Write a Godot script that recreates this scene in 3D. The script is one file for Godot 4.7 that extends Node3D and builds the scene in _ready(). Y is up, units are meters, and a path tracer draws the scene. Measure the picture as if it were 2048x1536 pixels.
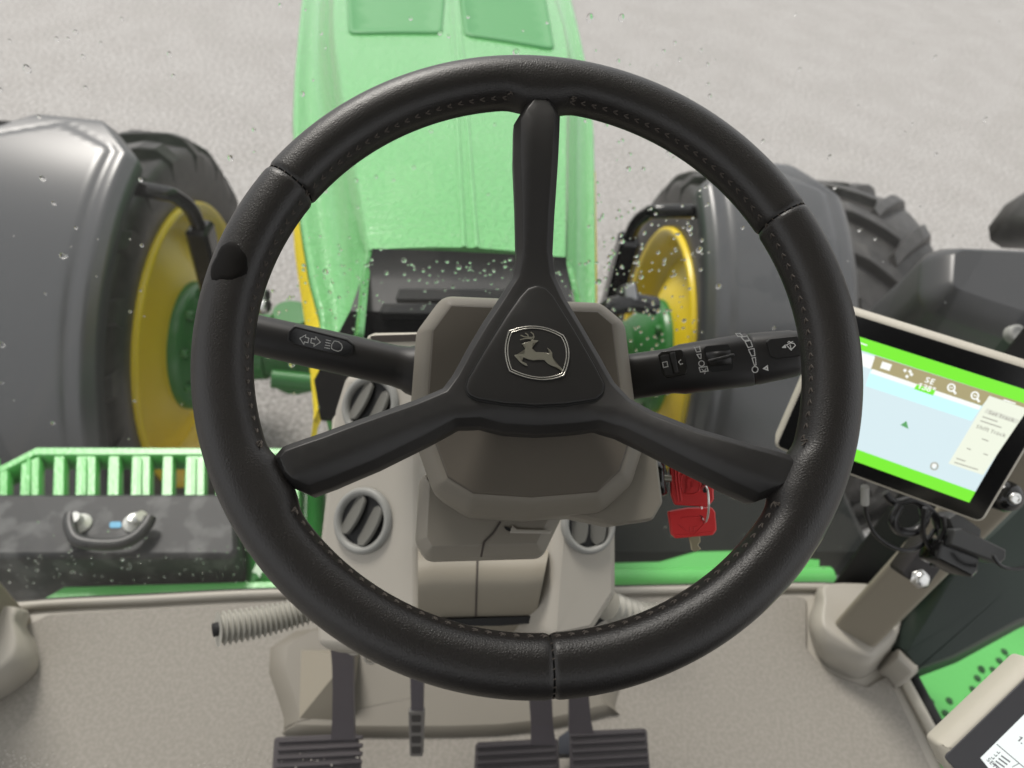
extends Node3D
# A tractor cab seen from the driver's place, looking down through the steering wheel at the bonnet and the yard.
# Metres, y up, the tractor points towards -z. A ray through a measured pixel is met with real planes (floor, fender, wheel plane ...) to find where things stand.

const FPX := 1420.0          # focal length, in pixels of the 2048 px wide photograph
const FLOOR := 1.6
const GROUND := -0.05
var eye := Vector3(-0.086, 2.8, 0)
var fwd: Vector3
var rgt: Vector3
var upv: Vector3
var taken := {}
var M := {}
var W: Transform3D           # the steering wheel's plane: x right, y up the rim, z towards the driver
var rng := RandomNumberGenerator.new()


class Sh:
	var st := SurfaceTool.new()
	func _init() -> void:
		st.begin(Mesh.PRIMITIVE_TRIANGLES)
		st.set_smooth_group(0)
	func sg(n: int) -> void:
		st.set_smooth_group(n)
	func tri(a: Vector3, b: Vector3, c: Vector3) -> void:   # counter-clockwise seen from outside
		st.add_vertex(a)
		st.add_vertex(c)
		st.add_vertex(b)
	func quad(a: Vector3, b: Vector3, c: Vector3, d: Vector3) -> void:
		tri(a, b, c)
		tri(a, c, d)
	func grid(rows: Array, flip := false, wrap := false) -> void:
		for i in rows.size() - 1:
			var lo: PackedVector3Array = rows[i]
			var hi: PackedVector3Array = rows[i + 1]
			for j in (lo.size() if wrap else lo.size() - 1):
				var k := (j + 1) % lo.size()
				if flip:
					quad(lo[j], hi[j], hi[k], lo[k])
				else:
					quad(lo[j], lo[k], hi[k], hi[j])
	func fan(ring: PackedVector3Array, flip := false) -> void:
		var c := Vector3.ZERO
		for p in ring:
			c += p / ring.size()
		for j in ring.size():
			var k := (j + 1) % ring.size()
			if flip:
				tri(c, ring[k], ring[j])
			else:
				tri(c, ring[j], ring[k])
	func box(t: Transform3D, s: Vector3, b := 0.0) -> void:   # a box with chamfered edges
		var h := s / 2.0
		b = minf(b, minf(h.x, minf(h.y, h.z)) * 0.8)
		sg(-1)
		for ax in 3:
			for sgn in [-1.0, 1.0]:
				var n := Vector3.ZERO
				n[ax] = sgn
				var u := Vector3.ZERO
				u[(ax + 1) % 3] = 1.0
				var v := Vector3.ZERO
				v[(ax + 2) % 3] = 1.0
				var c: Vector3 = n * h[ax]
				var a: Vector3 = u * (h[(ax + 1) % 3] - b)
				var e: Vector3 = v * (h[(ax + 2) % 3] - b)
				if sgn > 0:
					quad(t * (c - a - e), t * (c + a - e), t * (c + a + e), t * (c - a + e))
				else:
					quad(t * (c - a - e), t * (c - a + e), t * (c + a + e), t * (c + a - e))
		if b <= 0.0:
			return
		for ax in 3:
			for s1 in [-1.0, 1.0]:
				for s2 in [-1.0, 1.0]:
					var p := (ax + 1) % 3
					var q := (ax + 2) % 3
					var e0 := Vector3.ZERO
					var d1 := Vector3.ZERO
					var d2 := Vector3.ZERO
					e0[ax] = h[ax] - b
					d1[p] = s1 * h[p]
					d1[q] = s2 * (h[q] - b)
					d2[p] = s1 * (h[p] - b)
					d2[q] = s2 * h[q]
					if s1 * s2 > 0:
						quad(t * (d1 - e0), t * (d2 - e0), t * (d2 + e0), t * (d1 + e0))
					else:
						quad(t * (d1 - e0), t * (d1 + e0), t * (d2 + e0), t * (d2 - e0))
		for sx in [-1.0, 1.0]:
			for sy in [-1.0, 1.0]:
				for sz in [-1.0, 1.0]:
					var a := t * Vector3(sx * h.x, sy * (h.y - b), sz * (h.z - b))
					var c := t * Vector3(sx * (h.x - b), sy * h.y, sz * (h.z - b))
					var d := t * Vector3(sx * (h.x - b), sy * (h.y - b), sz * h.z)
					if sx * sy * sz > 0:
						tri(a, c, d)
					else:
						tri(a, d, c)
	func tube(path: PackedVector3Array, r, seg := 8, caps := true) -> void:   # r: a number or one number per point
		var rows := []
		var t0 := (path[1] - path[0]).normalized()
		var nx := t0.cross(Vector3(0.31, 0.87, 0.38)).normalized()
		for i in path.size():
			var t: Vector3 = (path[mini(i + 1, path.size() - 1)] - path[maxi(i - 1, 0)]).normalized()
			nx = (nx - t * nx.dot(t)).normalized()
			var ny := t.cross(nx)
			var rad: float = r if (r is float or r is int) else r[i]
			var ring := PackedVector3Array()
			for k in seg:
				var a := TAU * k / seg
				ring.append(path[i] + (nx * cos(a) + ny * sin(a)) * rad)
			rows.append(ring)
		sg(1)
		grid(rows, false, true)
		if caps:
			sg(2)
			fan(rows[0], true)
			fan(rows[-1])
	func lathe(t: Transform3D, prof: PackedVector2Array, seg := 24, caps := true) -> void:   # prof: (radius, height along t's z), going up
		var rows := []
		for p in prof:
			var ring := PackedVector3Array()
			for k in seg:
				var a := TAU * k / seg
				ring.append(t * Vector3(p.x * cos(a), p.x * sin(a), p.y))
			rows.append(ring)
		sg(1)
		grid(rows, false, true)
		if caps:
			sg(2)
			fan(rows[0], true)
			fan(rows[-1])
	func done() -> ArrayMesh:
		st.generate_normals()
		return st.commit()


# ---------------------------------------------------------------- places

func ray(u: float, v: float) -> Vector3:
	return fwd + rgt * ((u - 1024.0) / FPX) + upv * ((768.0 - v) / FPX)

func deep(u: float, v: float, t: float) -> Vector3:
	return eye + ray(u, v) * t

func on_y(u: float, v: float, y: float) -> Vector3:
	var r := ray(u, v)
	return eye + r * ((y - eye.y) / r.y)

func on_floor(px: Array, y: float) -> PackedVector3Array:
	var out := PackedVector3Array()
	for i in range(0, px.size(), 2):
		out.append(on_y(px[i], px[i + 1], y))
	return out

func deeps(px: Array) -> PackedVector3Array:      # u, v, depth triples
	var out := PackedVector3Array()
	for i in range(0, px.size(), 3):
		out.append(deep(px[i], px[i + 1], px[i + 2]))
	return out

func met(fr: Transform3D, px: Array, h := 0.0, zf = null) -> PackedVector2Array:   # measured pixels as points of a plane
	var inv := fr.affine_inverse()
	var c := inv * eye
	var out := PackedVector2Array()
	for i in range(0, px.size(), 2):
		var d: Vector3 = inv.basis * ray(px[i], px[i + 1])
		var z := h
		var p := Vector2.ZERO
		for k in (4 if zf else 1):
			var s := (z - c.z) / d.z
			p = Vector2(c.x + d.x * s, c.y + d.y * s)
			if zf:
				z = h + zf.call(p)
		out.append(p)
	return out

func frame_n(at: Vector3, n: Vector3, up: Vector3) -> Transform3D:
	n = n.normalized()
	var x := up.cross(n).normalized()
	return Transform3D(Basis(x, n.cross(x), n), at)

func flat(y: float) -> Transform3D:               # a level plane: x right, y forward, z up
	return Transform3D(Basis(Vector3(1, 0, 0), Vector3(0, 0, -1), Vector3(0, 1, 0)), Vector3(0, y, 0))

func smooth_path(p: PackedVector3Array, n := 6) -> PackedVector3Array:
	var out := PackedVector3Array()
	for i in p.size() - 1:
		var a := p[maxi(i - 1, 0)]
		var d := p[mini(i + 2, p.size() - 1)]
		for k in n:
			out.append(p[i].cubic_interpolate(p[i + 1], a, d, float(k) / n))
	out.append(p[-1])
	return out


# ---------------------------------------------------------------- outlines

func ccw(p: PackedVector2Array) -> PackedVector2Array:
	if Geometry2D.is_polygon_clockwise(p):
		p = p.duplicate()
		p.reverse()
	return p

func rounded(p: PackedVector2Array, r: float, n := 5) -> PackedVector2Array:
	p = ccw(p)
	var out := PackedVector2Array()
	for i in p.size():
		var a := p[(i - 1 + p.size()) % p.size()]
		var b := p[i]
		var c := p[(i + 1) % p.size()]
		var ba := (a - b).normalized()
		var bc := (c - b).normalized()
		var ang := acos(clampf(ba.dot(bc), -1, 1))
		var cut := minf(r / maxf(tan(ang / 2), 0.05), minf(a.distance_to(b), b.distance_to(c)) * 0.46)
		if ang > 2.9:
			out.append(b)
			continue
		var p0 := b + ba * cut
		var p1 := b + bc * cut
		for k in n + 1:
			var t := float(k) / n
			out.append(p0.lerp(b, t).lerp(b.lerp(p1, t), t))
	return out

func shrunk(p: PackedVector2Array, d: float) -> PackedVector2Array:   # moves a counter-clockwise outline inwards, point by point
	var out := PackedVector2Array()
	for i in p.size():
		var e1 := (p[i] - p[(i - 1 + p.size()) % p.size()]).normalized()
		var e2 := (p[(i + 1) % p.size()] - p[i]).normalized()
		var n1 := Vector2(e1.y, -e1.x)
		var n2 := Vector2(e2.y, -e2.x)
		out.append(p[i] - (n1 + n2) / maxf(1.0 + n1.dot(n2), 0.35) * d)
	return out

func dense(p: PackedVector2Array, step: float) -> PackedVector2Array:
	var out := PackedVector2Array()
	for i in p.size():
		var q := p[(i + 1) % p.size()]
		var n := maxi(1, int(ceil(p[i].distance_to(q) / step)))
		for k in n:
			out.append(p[i].lerp(q, float(k) / n))
	return out

func plate(s: Sh, fr: Transform3D, outline: PackedVector2Array, rings: Array, zf = null, step := 0.0) -> void:
	# an outline carried through rings of (inset, height) and closed on top; zf lifts points over the plane
	var p := ccw(outline)
	if step > 0.0:
		p = dense(p, step)
	var rows := []
	var last := p
	for r in rings:
		last = shrunk(p, r[0])
		var row := PackedVector3Array()
		for q in last:
			row.append(fr * Vector3(q.x, q.y, r[1] + (zf.call(q) if zf else 0.0)))
		rows.append(row)
	s.sg(1)
	s.grid(rows, false, true)
	var h: float = rings[-1][1]
	if step <= 0.0:
		s.sg(2)
		var ix := Geometry2D.triangulate_polygon(last)
		if ix.is_empty():                         # an outline that pinches: close it from its middle
			var mid := Vector2.ZERO
			for q in last:
				mid += q / last.size()
			for i in last.size():
				lay(s, fr, mid, last[i], last[(i + 1) % last.size()], h, zf)
		for i in range(0, ix.size(), 3):
			lay(s, fr, last[ix[i]], last[ix[i + 1]], last[ix[i + 2]], h, zf)
	else:
		var pts := last.duplicate()
		var lo := last[0]
		var hi := last[0]
		for q in last:
			lo = lo.min(q)
			hi = hi.max(q)
		var core := shrunk(last, step * 0.6)
		var g := step * 1.5
		for iy in int((hi.y - lo.y) / g) + 1:
			for jx in int((hi.x - lo.x) / g) + 1:
				var q := lo + Vector2(jx + 0.5 * (iy % 2), iy) * g
				if Geometry2D.is_point_in_polygon(q, core):
					pts.append(q)
		var ix := Geometry2D.triangulate_delaunay(pts)
		for i in range(0, ix.size(), 3):
			var a := pts[ix[i]]
			var b := pts[ix[i + 1]]
			var c := pts[ix[i + 2]]
			if Geometry2D.is_point_in_polygon((a + b + c) / 3.0, last):
				lay(s, fr, a, b, c, h, zf)

func lay(s: Sh, fr: Transform3D, a: Vector2, b: Vector2, c: Vector2, h: float, zf) -> void:
	if (b - a).cross(c - a) < 0:
		var t := b
		b = c
		c = t
	s.tri(fr * Vector3(a.x, a.y, h + (zf.call(a) if zf else 0.0)), fr * Vector3(b.x, b.y, h + (zf.call(b) if zf else 0.0)), fr * Vector3(c.x, c.y, h + (zf.call(c) if zf else 0.0)))

func ribbon(s: Sh, fr: Transform3D, pts: PackedVector2Array, w: float, h: float, closed := false) -> void:   # a printed or pressed line, w wide and h proud
	var n := pts.size()
	var lrow := PackedVector3Array()
	var rrow := PackedVector3Array()
	for i in n:
		var a := pts[(i - 1 + n) % n] if closed else pts[maxi(i - 1, 0)]
		var c := pts[(i + 1) % n] if closed else pts[mini(i + 1, n - 1)]
		var e1 := (pts[i] - a).normalized()
		var e2 := (c - pts[i]).normalized()
		if e1 == Vector2.ZERO:
			e1 = e2
		if e2 == Vector2.ZERO:
			e2 = e1
		var n1 := Vector2(-e1.y, e1.x)
		var n2 := Vector2(-e2.y, e2.x)
		var m := (n1 + n2) / maxf(1.0 + n1.dot(n2), 0.5) * (w / 2)
		lrow.append(fr * Vector3(pts[i].x + m.x, pts[i].y + m.y, h))
		rrow.append(fr * Vector3(pts[i].x - m.x, pts[i].y - m.y, h))
	if closed:
		lrow.append(lrow[0])
		rrow.append(rrow[0])
	s.sg(-1)
	s.grid([rrow, lrow])

func bead(s: Sh, fr: Transform3D, pts: PackedVector2Array, r: float, closed := false) -> void:   # a half-sunk round line
	var path := PackedVector3Array()
	for p in pts:
		path.append(fr * Vector3(p.x, p.y, 0.0001))
	if closed:
		path.append(path[0])
	s.tube(path, r, 8, false)

func loft(s: Sh, rings: Array, cap_lo := true, cap_hi := true) -> void:
	s.sg(1)
	s.grid(rings, false, true)
	s.sg(2)
	if cap_lo:
		s.fan(rings[0], true)
	if cap_hi:
		s.fan(rings[-1])

func shell(s: Sh, rows: Array, thick: Vector3, flip := false) -> void:   # a sheet with a thickness
	var back := []
	for r in rows:
		var q := PackedVector3Array()
		for p in r:
			q.append(p + thick)
		back.append(q)
	s.sg(1)
	s.grid(rows, flip)
	s.sg(2)
	s.grid(back, not flip)
	s.sg(3)
	var n: int = rows[0].size()
	s.grid([rows[0], back[0]], not flip)
	s.grid([rows[-1], back[-1]], flip)
	for j in [0, n - 1]:
		var a := PackedVector3Array()
		var b := PackedVector3Array()
		for i in rows.size():
			a.append(rows[i][j])
			b.append(back[i][j])
		s.grid([a, b], flip if j == 0 else not flip)


# ---------------------------------------------------------------- naming

func numbered(called: String) -> String:
	var n: int = taken.get(called, -1) + 1
	taken[called] = n
	return called if n == 0 else "%s_%03d" % [called, n]

func thing(called: String, label: String, category: String, where := Vector3.ZERO, group := "") -> Node3D:
	var o := Node3D.new()
	o.name = numbered(called)
	add_child(o)
	o.position = where
	tag(o, label, category, group)
	return o

func tag(o: Node, label: String, category: String, group := "", kind := "") -> Node:
	if label:
		o.set_meta("label", label)
	if category:
		o.set_meta("category", category)
	if group:
		o.set_meta("group", group)
	if kind:
		o.set_meta("kind", kind)
	return o

func obj(called: String, shape, m: Material, parent: Node3D = null, own_axes := false) -> MeshInstance3D:
	var o := MeshInstance3D.new()
	o.mesh = shape.done() if shape is Sh else shape
	o.material_override = m
	if parent == null:
		o.name = numbered(called)
		add_child(o)
	else:
		o.name = called
		parent.add_child(o, true)
		if not own_axes:                          # the shape was drawn in the world's axes
			var off := Vector3.ZERO
			var p: Node = parent
			while p != self:
				off += p.position
				p = p.get_parent()
			o.position = -off
	return o


# ---------------------------------------------------------------- materials

func mat(called: String, r: float, g: float, b: float, rough := 0.6, metal := 0.0) -> StandardMaterial3D:
	var m := StandardMaterial3D.new()
	m.resource_name = called
	m.albedo_color = Color(r, g, b).linear_to_srgb()
	m.roughness = rough
	m.metallic = metal
	M[called] = m
	return m

func noise_tex(freq: float, kind := FastNoiseLite.TYPE_SIMPLEX_SMOOTH, octaves := 4, ramp = null, size := 512, sd := 1) -> NoiseTexture2D:
	var n := FastNoiseLite.new()
	n.seed = sd
	n.noise_type = kind
	n.frequency = freq
	n.fractal_octaves = octaves
	n.fractal_type = FastNoiseLite.FRACTAL_FBM if octaves > 1 else FastNoiseLite.FRACTAL_NONE
	if kind == FastNoiseLite.TYPE_CELLULAR:
		n.cellular_return_type = FastNoiseLite.RETURN_DISTANCE2_SUB
		n.cellular_jitter = 1.0
		n.domain_warp_enabled = true
		n.domain_warp_amplitude = 18.0
		n.domain_warp_frequency = freq * 0.6
	var t := NoiseTexture2D.new()
	t.width = size
	t.height = size
	t.seamless = true
	t.noise = n
	if ramp:
		t.color_ramp = ramp
	return t

func ramp(stops: Array) -> Gradient:              # position, linear r, g, b
	var g := Gradient.new()
	var off := PackedFloat32Array()
	var col := PackedColorArray()
	for s in stops:
		off.append(s[0])
		col.append(Color(s[1], s[2], s[3]).linear_to_srgb())
	g.offsets = off
	g.colors = col
	return g

func relief(m: StandardMaterial3D, t: Texture2D, cm: float, per_m: float, world := false) -> void:
	m.heightmap_enabled = true
	m.heightmap_texture = t
	m.heightmap_scale = cm
	m.uv1_triplanar = true
	m.uv1_world_triplanar = world
	m.uv1_scale = Vector3.ONE * per_m

func make_materials() -> void:
	var m := mat("leather", 0.0135, 0.0119, 0.0114, 0.38)
	relief(m, noise_tex(0.035, FastNoiseLite.TYPE_CELLULAR, 3, null, 1024, 3), 0.021, 17.0)
	m = mat("black_plastic", 0.0135, 0.0125, 0.0122, 0.46)
	relief(m, noise_tex(0.25, FastNoiseLite.TYPE_SIMPLEX_SMOOTH, 2), 0.006, 18.0)
	mat("cap_plastic", 0.0115, 0.0108, 0.0105, 0.4)
	mat("gloss_black", 0.008, 0.008, 0.008, 0.16)
	mat("deep_black", 0.006, 0.006, 0.006, 0.7)
	mat("patch_black", 0.0025, 0.0018, 0.0014, 0.55).metallic_specular = 0.25
	mat("thread", 0.06, 0.05, 0.042, 0.75)
	mat("chrome", 0.55, 0.53, 0.48, 0.22, 1.0)
	mat("dull_metal", 0.32, 0.31, 0.26, 0.4, 0.9)
	mat("bright_metal", 0.72, 0.72, 0.7, 0.3, 1.0)
	mat("clip_white", 0.75, 0.76, 0.72, 0.4, 0.3)
	mat("key_metal", 0.42, 0.38, 0.27, 0.35, 1.0)
	mat("print_white", 0.68, 0.68, 0.66, 0.6)
	var fine := noise_tex(0.3, FastNoiseLite.TYPE_SIMPLEX_SMOOTH, 2, null, 512, 5)
	m = mat("beige", 0.365, 0.341, 0.297, 0.5)
	relief(m, fine, 0.006, 14.0)
	m = mat("beige_light", 0.50, 0.47, 0.40, 0.55)
	relief(m, fine, 0.006, 14.0)
	m = mat("column_beige", 0.222, 0.203, 0.169, 0.5)
	relief(m, fine, 0.006, 14.0)
	m = mat("column_face_shaded", 0.118, 0.103, 0.083, 0.55)  # darker copy of column_beige: shade on the shroud face put into the colour
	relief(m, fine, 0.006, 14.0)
	m = mat("olive_beige", 0.25, 0.225, 0.178, 0.55)
	relief(m, fine, 0.006, 14.0)
	m = mat("vent_grey", 0.25, 0.25, 0.235, 0.5)
	mat("flap_grey", 0.13, 0.128, 0.115, 0.45)
	mat("shade_black", 0.0025, 0.0025, 0.0025, 0.8).metallic_specular = 0.15  # darker than cowl_black, holds the shade under the bonnet
	mat("cowl_black", 0.010, 0.011, 0.011, 0.45)
	mat("underside_dark", 0.011, 0.013, 0.012, 0.6).metallic_specular = 0.3
	m = mat("floor_mat", 1, 1, 1, 0.75)
	m.albedo_texture = noise_tex(0.035, FastNoiseLite.TYPE_SIMPLEX_SMOOTH, 8, ramp([[0.28, 0.222, 0.206, 0.179], [0.5, 0.24, 0.223, 0.195], [0.72, 0.264, 0.246, 0.216]]), 1024, 8)
	relief(m, noise_tex(0.25, FastNoiseLite.TYPE_SIMPLEX_SMOOTH, 3, null, 512, 9), 0.02, 3.5, true)
	m = mat("pedal_rubber", 0.065, 0.058, 0.062, 0.45)
	relief(m, fine, 0.01, 14.0)
	mat("pedal_arm", 0.10, 0.09, 0.10, 0.45)
	m = mat("red_plastic", 0.62, 0.028, 0.03, 0.38)
	# outside
	m = mat("hood_green", 0.12, 0.42, 0.125, 0.22)
	m.clearcoat_enabled = true
	m.clearcoat = 0.6
	m.clearcoat_roughness = 0.12
	relief(m, noise_tex(0.028, FastNoiseLite.TYPE_SIMPLEX_SMOOTH, 3, ramp([[0.0, 0, 0, 0], [0.54, 0, 0, 0], [0.66, 1, 1, 1], [1.0, 1, 1, 1]]), 1024, 12), 0.16, 2.2)
	m = mat("mesh_green", 0.05, 0.26, 0.07, 0.45)
	relief(m, noise_tex(0.3, FastNoiseLite.TYPE_CELLULAR, 1, null, 256, 4), 0.06, 9.0)
	m = mat("deck_green", 0.10, 0.44, 0.10, 0.32)
	relief(m, noise_tex(0.06, FastNoiseLite.TYPE_SIMPLEX_SMOOTH, 3, null, 512, 14), 0.04, 3.0)
	mat("dark_green", 0.028, 0.2, 0.036, 0.3)
	m = mat("rim_yellow", 0.9, 0.66, 0.012, 0.32)
	m = mat("stripe_yellow", 0.9, 0.70, 0.03, 0.4)
	m.albedo_texture = noise_tex(0.04, FastNoiseLite.TYPE_SIMPLEX_SMOOTH, 4, ramp([[0.0, 0.25, 0.22, 0.2], [0.36, 1, 1, 1], [1.0, 1, 1, 1]]), 512, 17)
	m.uv1_triplanar = true
	m.uv1_scale = Vector3(1.2, 1.2, 12.0)
	m = mat("fender_plastic", 0.042, 0.044, 0.047, 0.34)
	m.metallic_specular = 0.62
	m = mat("tyre", 1, 1, 1, 0.45)
	m.albedo_texture = noise_tex(0.02, FastNoiseLite.TYPE_SIMPLEX_SMOOTH, 5, ramp([[0.3, 0.017, 0.016, 0.015], [0.65, 0.034, 0.032, 0.03]]), 512, 20)
	m.uv1_triplanar = true
	m.uv1_scale = Vector3.ONE * 1.5
	m = mat("wet_plastic", 1, 1, 1, 0.5)
	m.metallic_specular = 0.35
	m.albedo_texture = noise_tex(0.011, FastNoiseLite.TYPE_SIMPLEX_SMOOTH, 6, ramp([[0.0, 0.03, 0.0315, 0.033], [0.5, 0.034, 0.0355, 0.037], [0.64, 0.065, 0.067, 0.068], [1.0, 0.095, 0.098, 0.098]]), 512, 23)
	m.uv1_triplanar = true
	m.uv1_scale = Vector3.ONE * 2.2
	mat("dark_plastic", 0.025, 0.026, 0.026, 0.42)
	m = mat("ground", 1, 1, 1, 0.85)
	m.albedo_texture = noise_tex(0.042, FastNoiseLite.TYPE_SIMPLEX_SMOOTH, 6, ramp([[0.2, 0.2, 0.191, 0.182], [0.38, 0.275, 0.264, 0.252], [0.53, 0.32, 0.308, 0.295], [0.68, 0.375, 0.362, 0.347], [0.84, 0.46, 0.446, 0.43]]), 1024, 31)
	relief(m, noise_tex(0.12, FastNoiseLite.TYPE_SIMPLEX_SMOOTH, 4, null, 1024, 33), 0.025, 0.7, true)
	m.uv1_scale = Vector3.ONE * 0.7
	m.detail_enabled = true
	m.detail_blend_mode = BaseMaterial3D.BLEND_MODE_MUL
	m.detail_albedo = noise_tex(0.008, FastNoiseLite.TYPE_SIMPLEX_SMOOTH, 5, ramp([[0.25, 0.93, 0.925, 0.92], [0.75, 1, 1, 1]]), 1024, 37)
	m.detail_uv_layer = BaseMaterial3D.DETAIL_UV_2
	m.uv2_triplanar = true
	m.uv2_world_triplanar = true
	m.uv2_scale = Vector3.ONE * 0.17
	m = mat("glass", 1, 1, 1, 0.0)
	m.albedo_color.a = 0.02
	m.transparency = BaseMaterial3D.TRANSPARENCY_ALPHA
	m.metallic_specular = 0.36
	m = mat("water", 1, 1, 1, 0.0)
	m.albedo_color.a = 0.0
	m.refraction_enabled = true
	m.refraction_scale = 0.033
	mat("headliner", 0.42, 0.4, 0.37, 0.8)

func glow(called: String, r: float, g: float, b: float, k := 0.56) -> StandardMaterial3D:
	var m := mat(called, 0.02, 0.02, 0.02, 0.25)
	m.emission_enabled = true
	m.emission = Color(r, g, b).linear_to_srgb()
	m.emission_energy_multiplier = k
	return m


# ================================================================ the scene

func _ready() -> void:
	rng.seed = 4711
	var pitch := deg_to_rad(45.0)
	var yaw := deg_to_rad(10.9)
	var roll := deg_to_rad(8.7)
	var ahead := Vector3(sin(yaw), 0, -cos(yaw))
	rgt = Vector3(cos(yaw), 0, sin(yaw))
	fwd = ahead * cos(pitch) - Vector3.UP * sin(pitch)
	upv = ahead * sin(pitch) + Vector3.UP * cos(pitch)
	var level := rgt
	rgt = level * cos(roll) + upv * sin(roll)
	upv = upv * cos(roll) - level * sin(roll)

	var cam := Camera3D.new()
	cam.name = "camera"
	var at := CameraAttributesPhysical.new()
	at.frustum_focal_length = 12.0 * FPX / 768.0
	at.frustum_focus_distance = 0.43
	at.frustum_near = 0.03
	at.frustum_far = 400.0
	at.exposure_aperture = 7.4
	cam.attributes = at
	add_child(cam)
	cam.transform = Transform3D(Basis(rgt, upv, -fwd), eye)
	cam.fov = rad_to_deg(2.0 * atan(768.0 / FPX))
	cam.far = 400.0

	var env := Environment.new()
	env.background_mode = Environment.BG_SKY
	var sky := Sky.new()
	var sm := ProceduralSkyMaterial.new()
	sm.sky_top_color = Color(0.915, 0.918, 0.92)
	sm.sky_horizon_color = Color(0.86, 0.862, 0.865)
	sm.sky_energy_multiplier = 0.86
	sm.sky_curve = 0.2
	sm.ground_bottom_color = Color(0.45, 0.44, 0.42)
	sm.ground_horizon_color = Color(0.6, 0.6, 0.58)
	sky.sky_material = sm
	env.sky = sky
	env.tonemap_mode = Environment.TONE_MAPPER_LINEAR
	env.tonemap_exposure = 1.9
	env.sdfgi_enabled = true
	env.ssao_enabled = true
	env.ssil_enabled = true
	var we := WorldEnvironment.new()
	we.name = "world"
	we.environment = env
	add_child(we)

	var sun := DirectionalLight3D.new()
	sun.name = "sun"
	sun.light_energy = 0.5
	sun.light_angular_distance = 15.0
	sun.light_color = Color(1.0, 0.98, 0.95)
	sun.shadow_enabled = true
	add_child(sun)
	sun.look_at_from_position(Vector3.ZERO, Vector3(0.35, -1.0, 0.75), Vector3.RIGHT)

	make_materials()
	var c := deep(1068.2, 683.2, 0.42)
	var phi := deg_to_rad(15.46)
	var gam := deg_to_rad(3.35)
	var wup := upv * cos(phi) + fwd * sin(phi)
	var wx := rgt * cos(gam) + fwd * sin(gam)
	wx = (wx - wup * wx.dot(wup)).normalized()
	W = Transform3D(Basis(wx, wup, wx.cross(wup)), c)

	build_ground()
	build_floor()
	build_windscreen()
	build_hood()
	build_wheels()
	build_decks()
	build_pillars()
	build_console()
	build_pedals()
	build_column()
	build_stalks()
	build_keys()
	build_tablet()
	build_armrest()
	build_steering_wheel()


func build_ground() -> void:
	var s := Sh.new()
	s.sg(-1)
	s.quad(Vector3(-150, GROUND, 150), Vector3(150, GROUND, 150), Vector3(150, GROUND, -150), Vector3(-150, GROUND, -150))
	tag(obj("ground", s, M.ground), "pale grey gravelly yard round the tractor", "ground", "", "structure")


# ---------------------------------------------------------------- cab floor and shell

func build_floor() -> void:
	var edge := on_floor([-120, 1235, 30, 1214, 300, 1199, 550, 1187, 900, 1181, 1240, 1183, 1640, 1176, 1700, 1200, 1770, 1290, 1800, 1345, 1850, 1450, 1930, 1640], FLOOR)
	var fr := flat(FLOOR)
	var p := PackedVector2Array()
	for e in edge:
		p.append(Vector2(e.x, -e.z))
	p.append(Vector2(0.62, -0.75))
	p.append(Vector2(-1.0, -0.75))
	var s := Sh.new()
	plate(s, fr, p, [[0, -0.09], [0, -0.003], [0.003, 0]])
	tag(obj("cab_floor", s, M.beige), "beige moulded cab floor under the mat and pedals", "floor", "", "structure")
	# the mat, with a raised rounded edge
	var me := on_floor([-100, 1255, 62, 1250, 100, 1231, 300, 1219, 550, 1206, 900, 1199, 1240, 1200, 1590, 1194, 1612, 1200, 1612, 1300, 1650, 1345, 1730, 1375, 1772, 1350, 1805, 1420, 1850, 1520, 1930, 1680], FLOOR)
	p = PackedVector2Array()
	for e in me:
		p.append(Vector2(e.x, -e.z))
	p.append(Vector2(0.58, -0.7))
	p.append(Vector2(-0.95, -0.7))
	s = Sh.new()
	plate(s, fr, rounded(p, 0.012, 4), [[0, 0.001], [0, 0.004], [0.002, 0.007], [0.004, 0.008]])
	tag(obj("floor_mat", s, M.floor_mat), "beige textured floor mat, dusty, lying round the pedals", "floor mat")
	# unseen roof, rear wall, seat and armrest, added to block light into the cab
	s = Sh.new()
	s.box(Transform3D(Basis(), Vector3(0, 3.40, 0.12)), Vector3(1.75, 0.14, 1.95), 0.05)
	tag(obj("added_cab_roof", s, M.headliner), "unseen pale grey cab roof, added for shade, over the driver's place", "roof", "", "structure")
	s = Sh.new()
	s.box(Transform3D(Basis(), Vector3(0, 2.05, 1.0)), Vector3(1.5, 1.1, 0.08), 0.02)
	tag(obj("added_rear_wall", s, M.dark_plastic), "unseen dark rear wall of the cab, added to block light", "rear wall", "", "structure")
	s = Sh.new()
	s.box(Transform3D(Basis(), Vector3(0, 2.1, 0.62)), Vector3(0.5, 0.16, 0.5), 0.05)
	s.box(Transform3D(Basis(Vector3.RIGHT, 0.15), Vector3(0, 2.5, 0.86)), Vector3(0.5, 0.7, 0.14), 0.05)
	s.box(Transform3D(Basis(), Vector3(0, 1.82, 0.66)), Vector3(0.36, 0.42, 0.36), 0.03)
	s.box(Transform3D(Basis(), Vector3(0.47, 2.0, 0.42)), Vector3(0.3, 0.62, 0.72), 0.05)  # armrest box, added to cut the light on the pedals
	tag(obj("added_seat_armrest", s, M.dark_plastic), "black driver's seat and armrest box behind the camera, added to block light", "seat")

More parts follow.
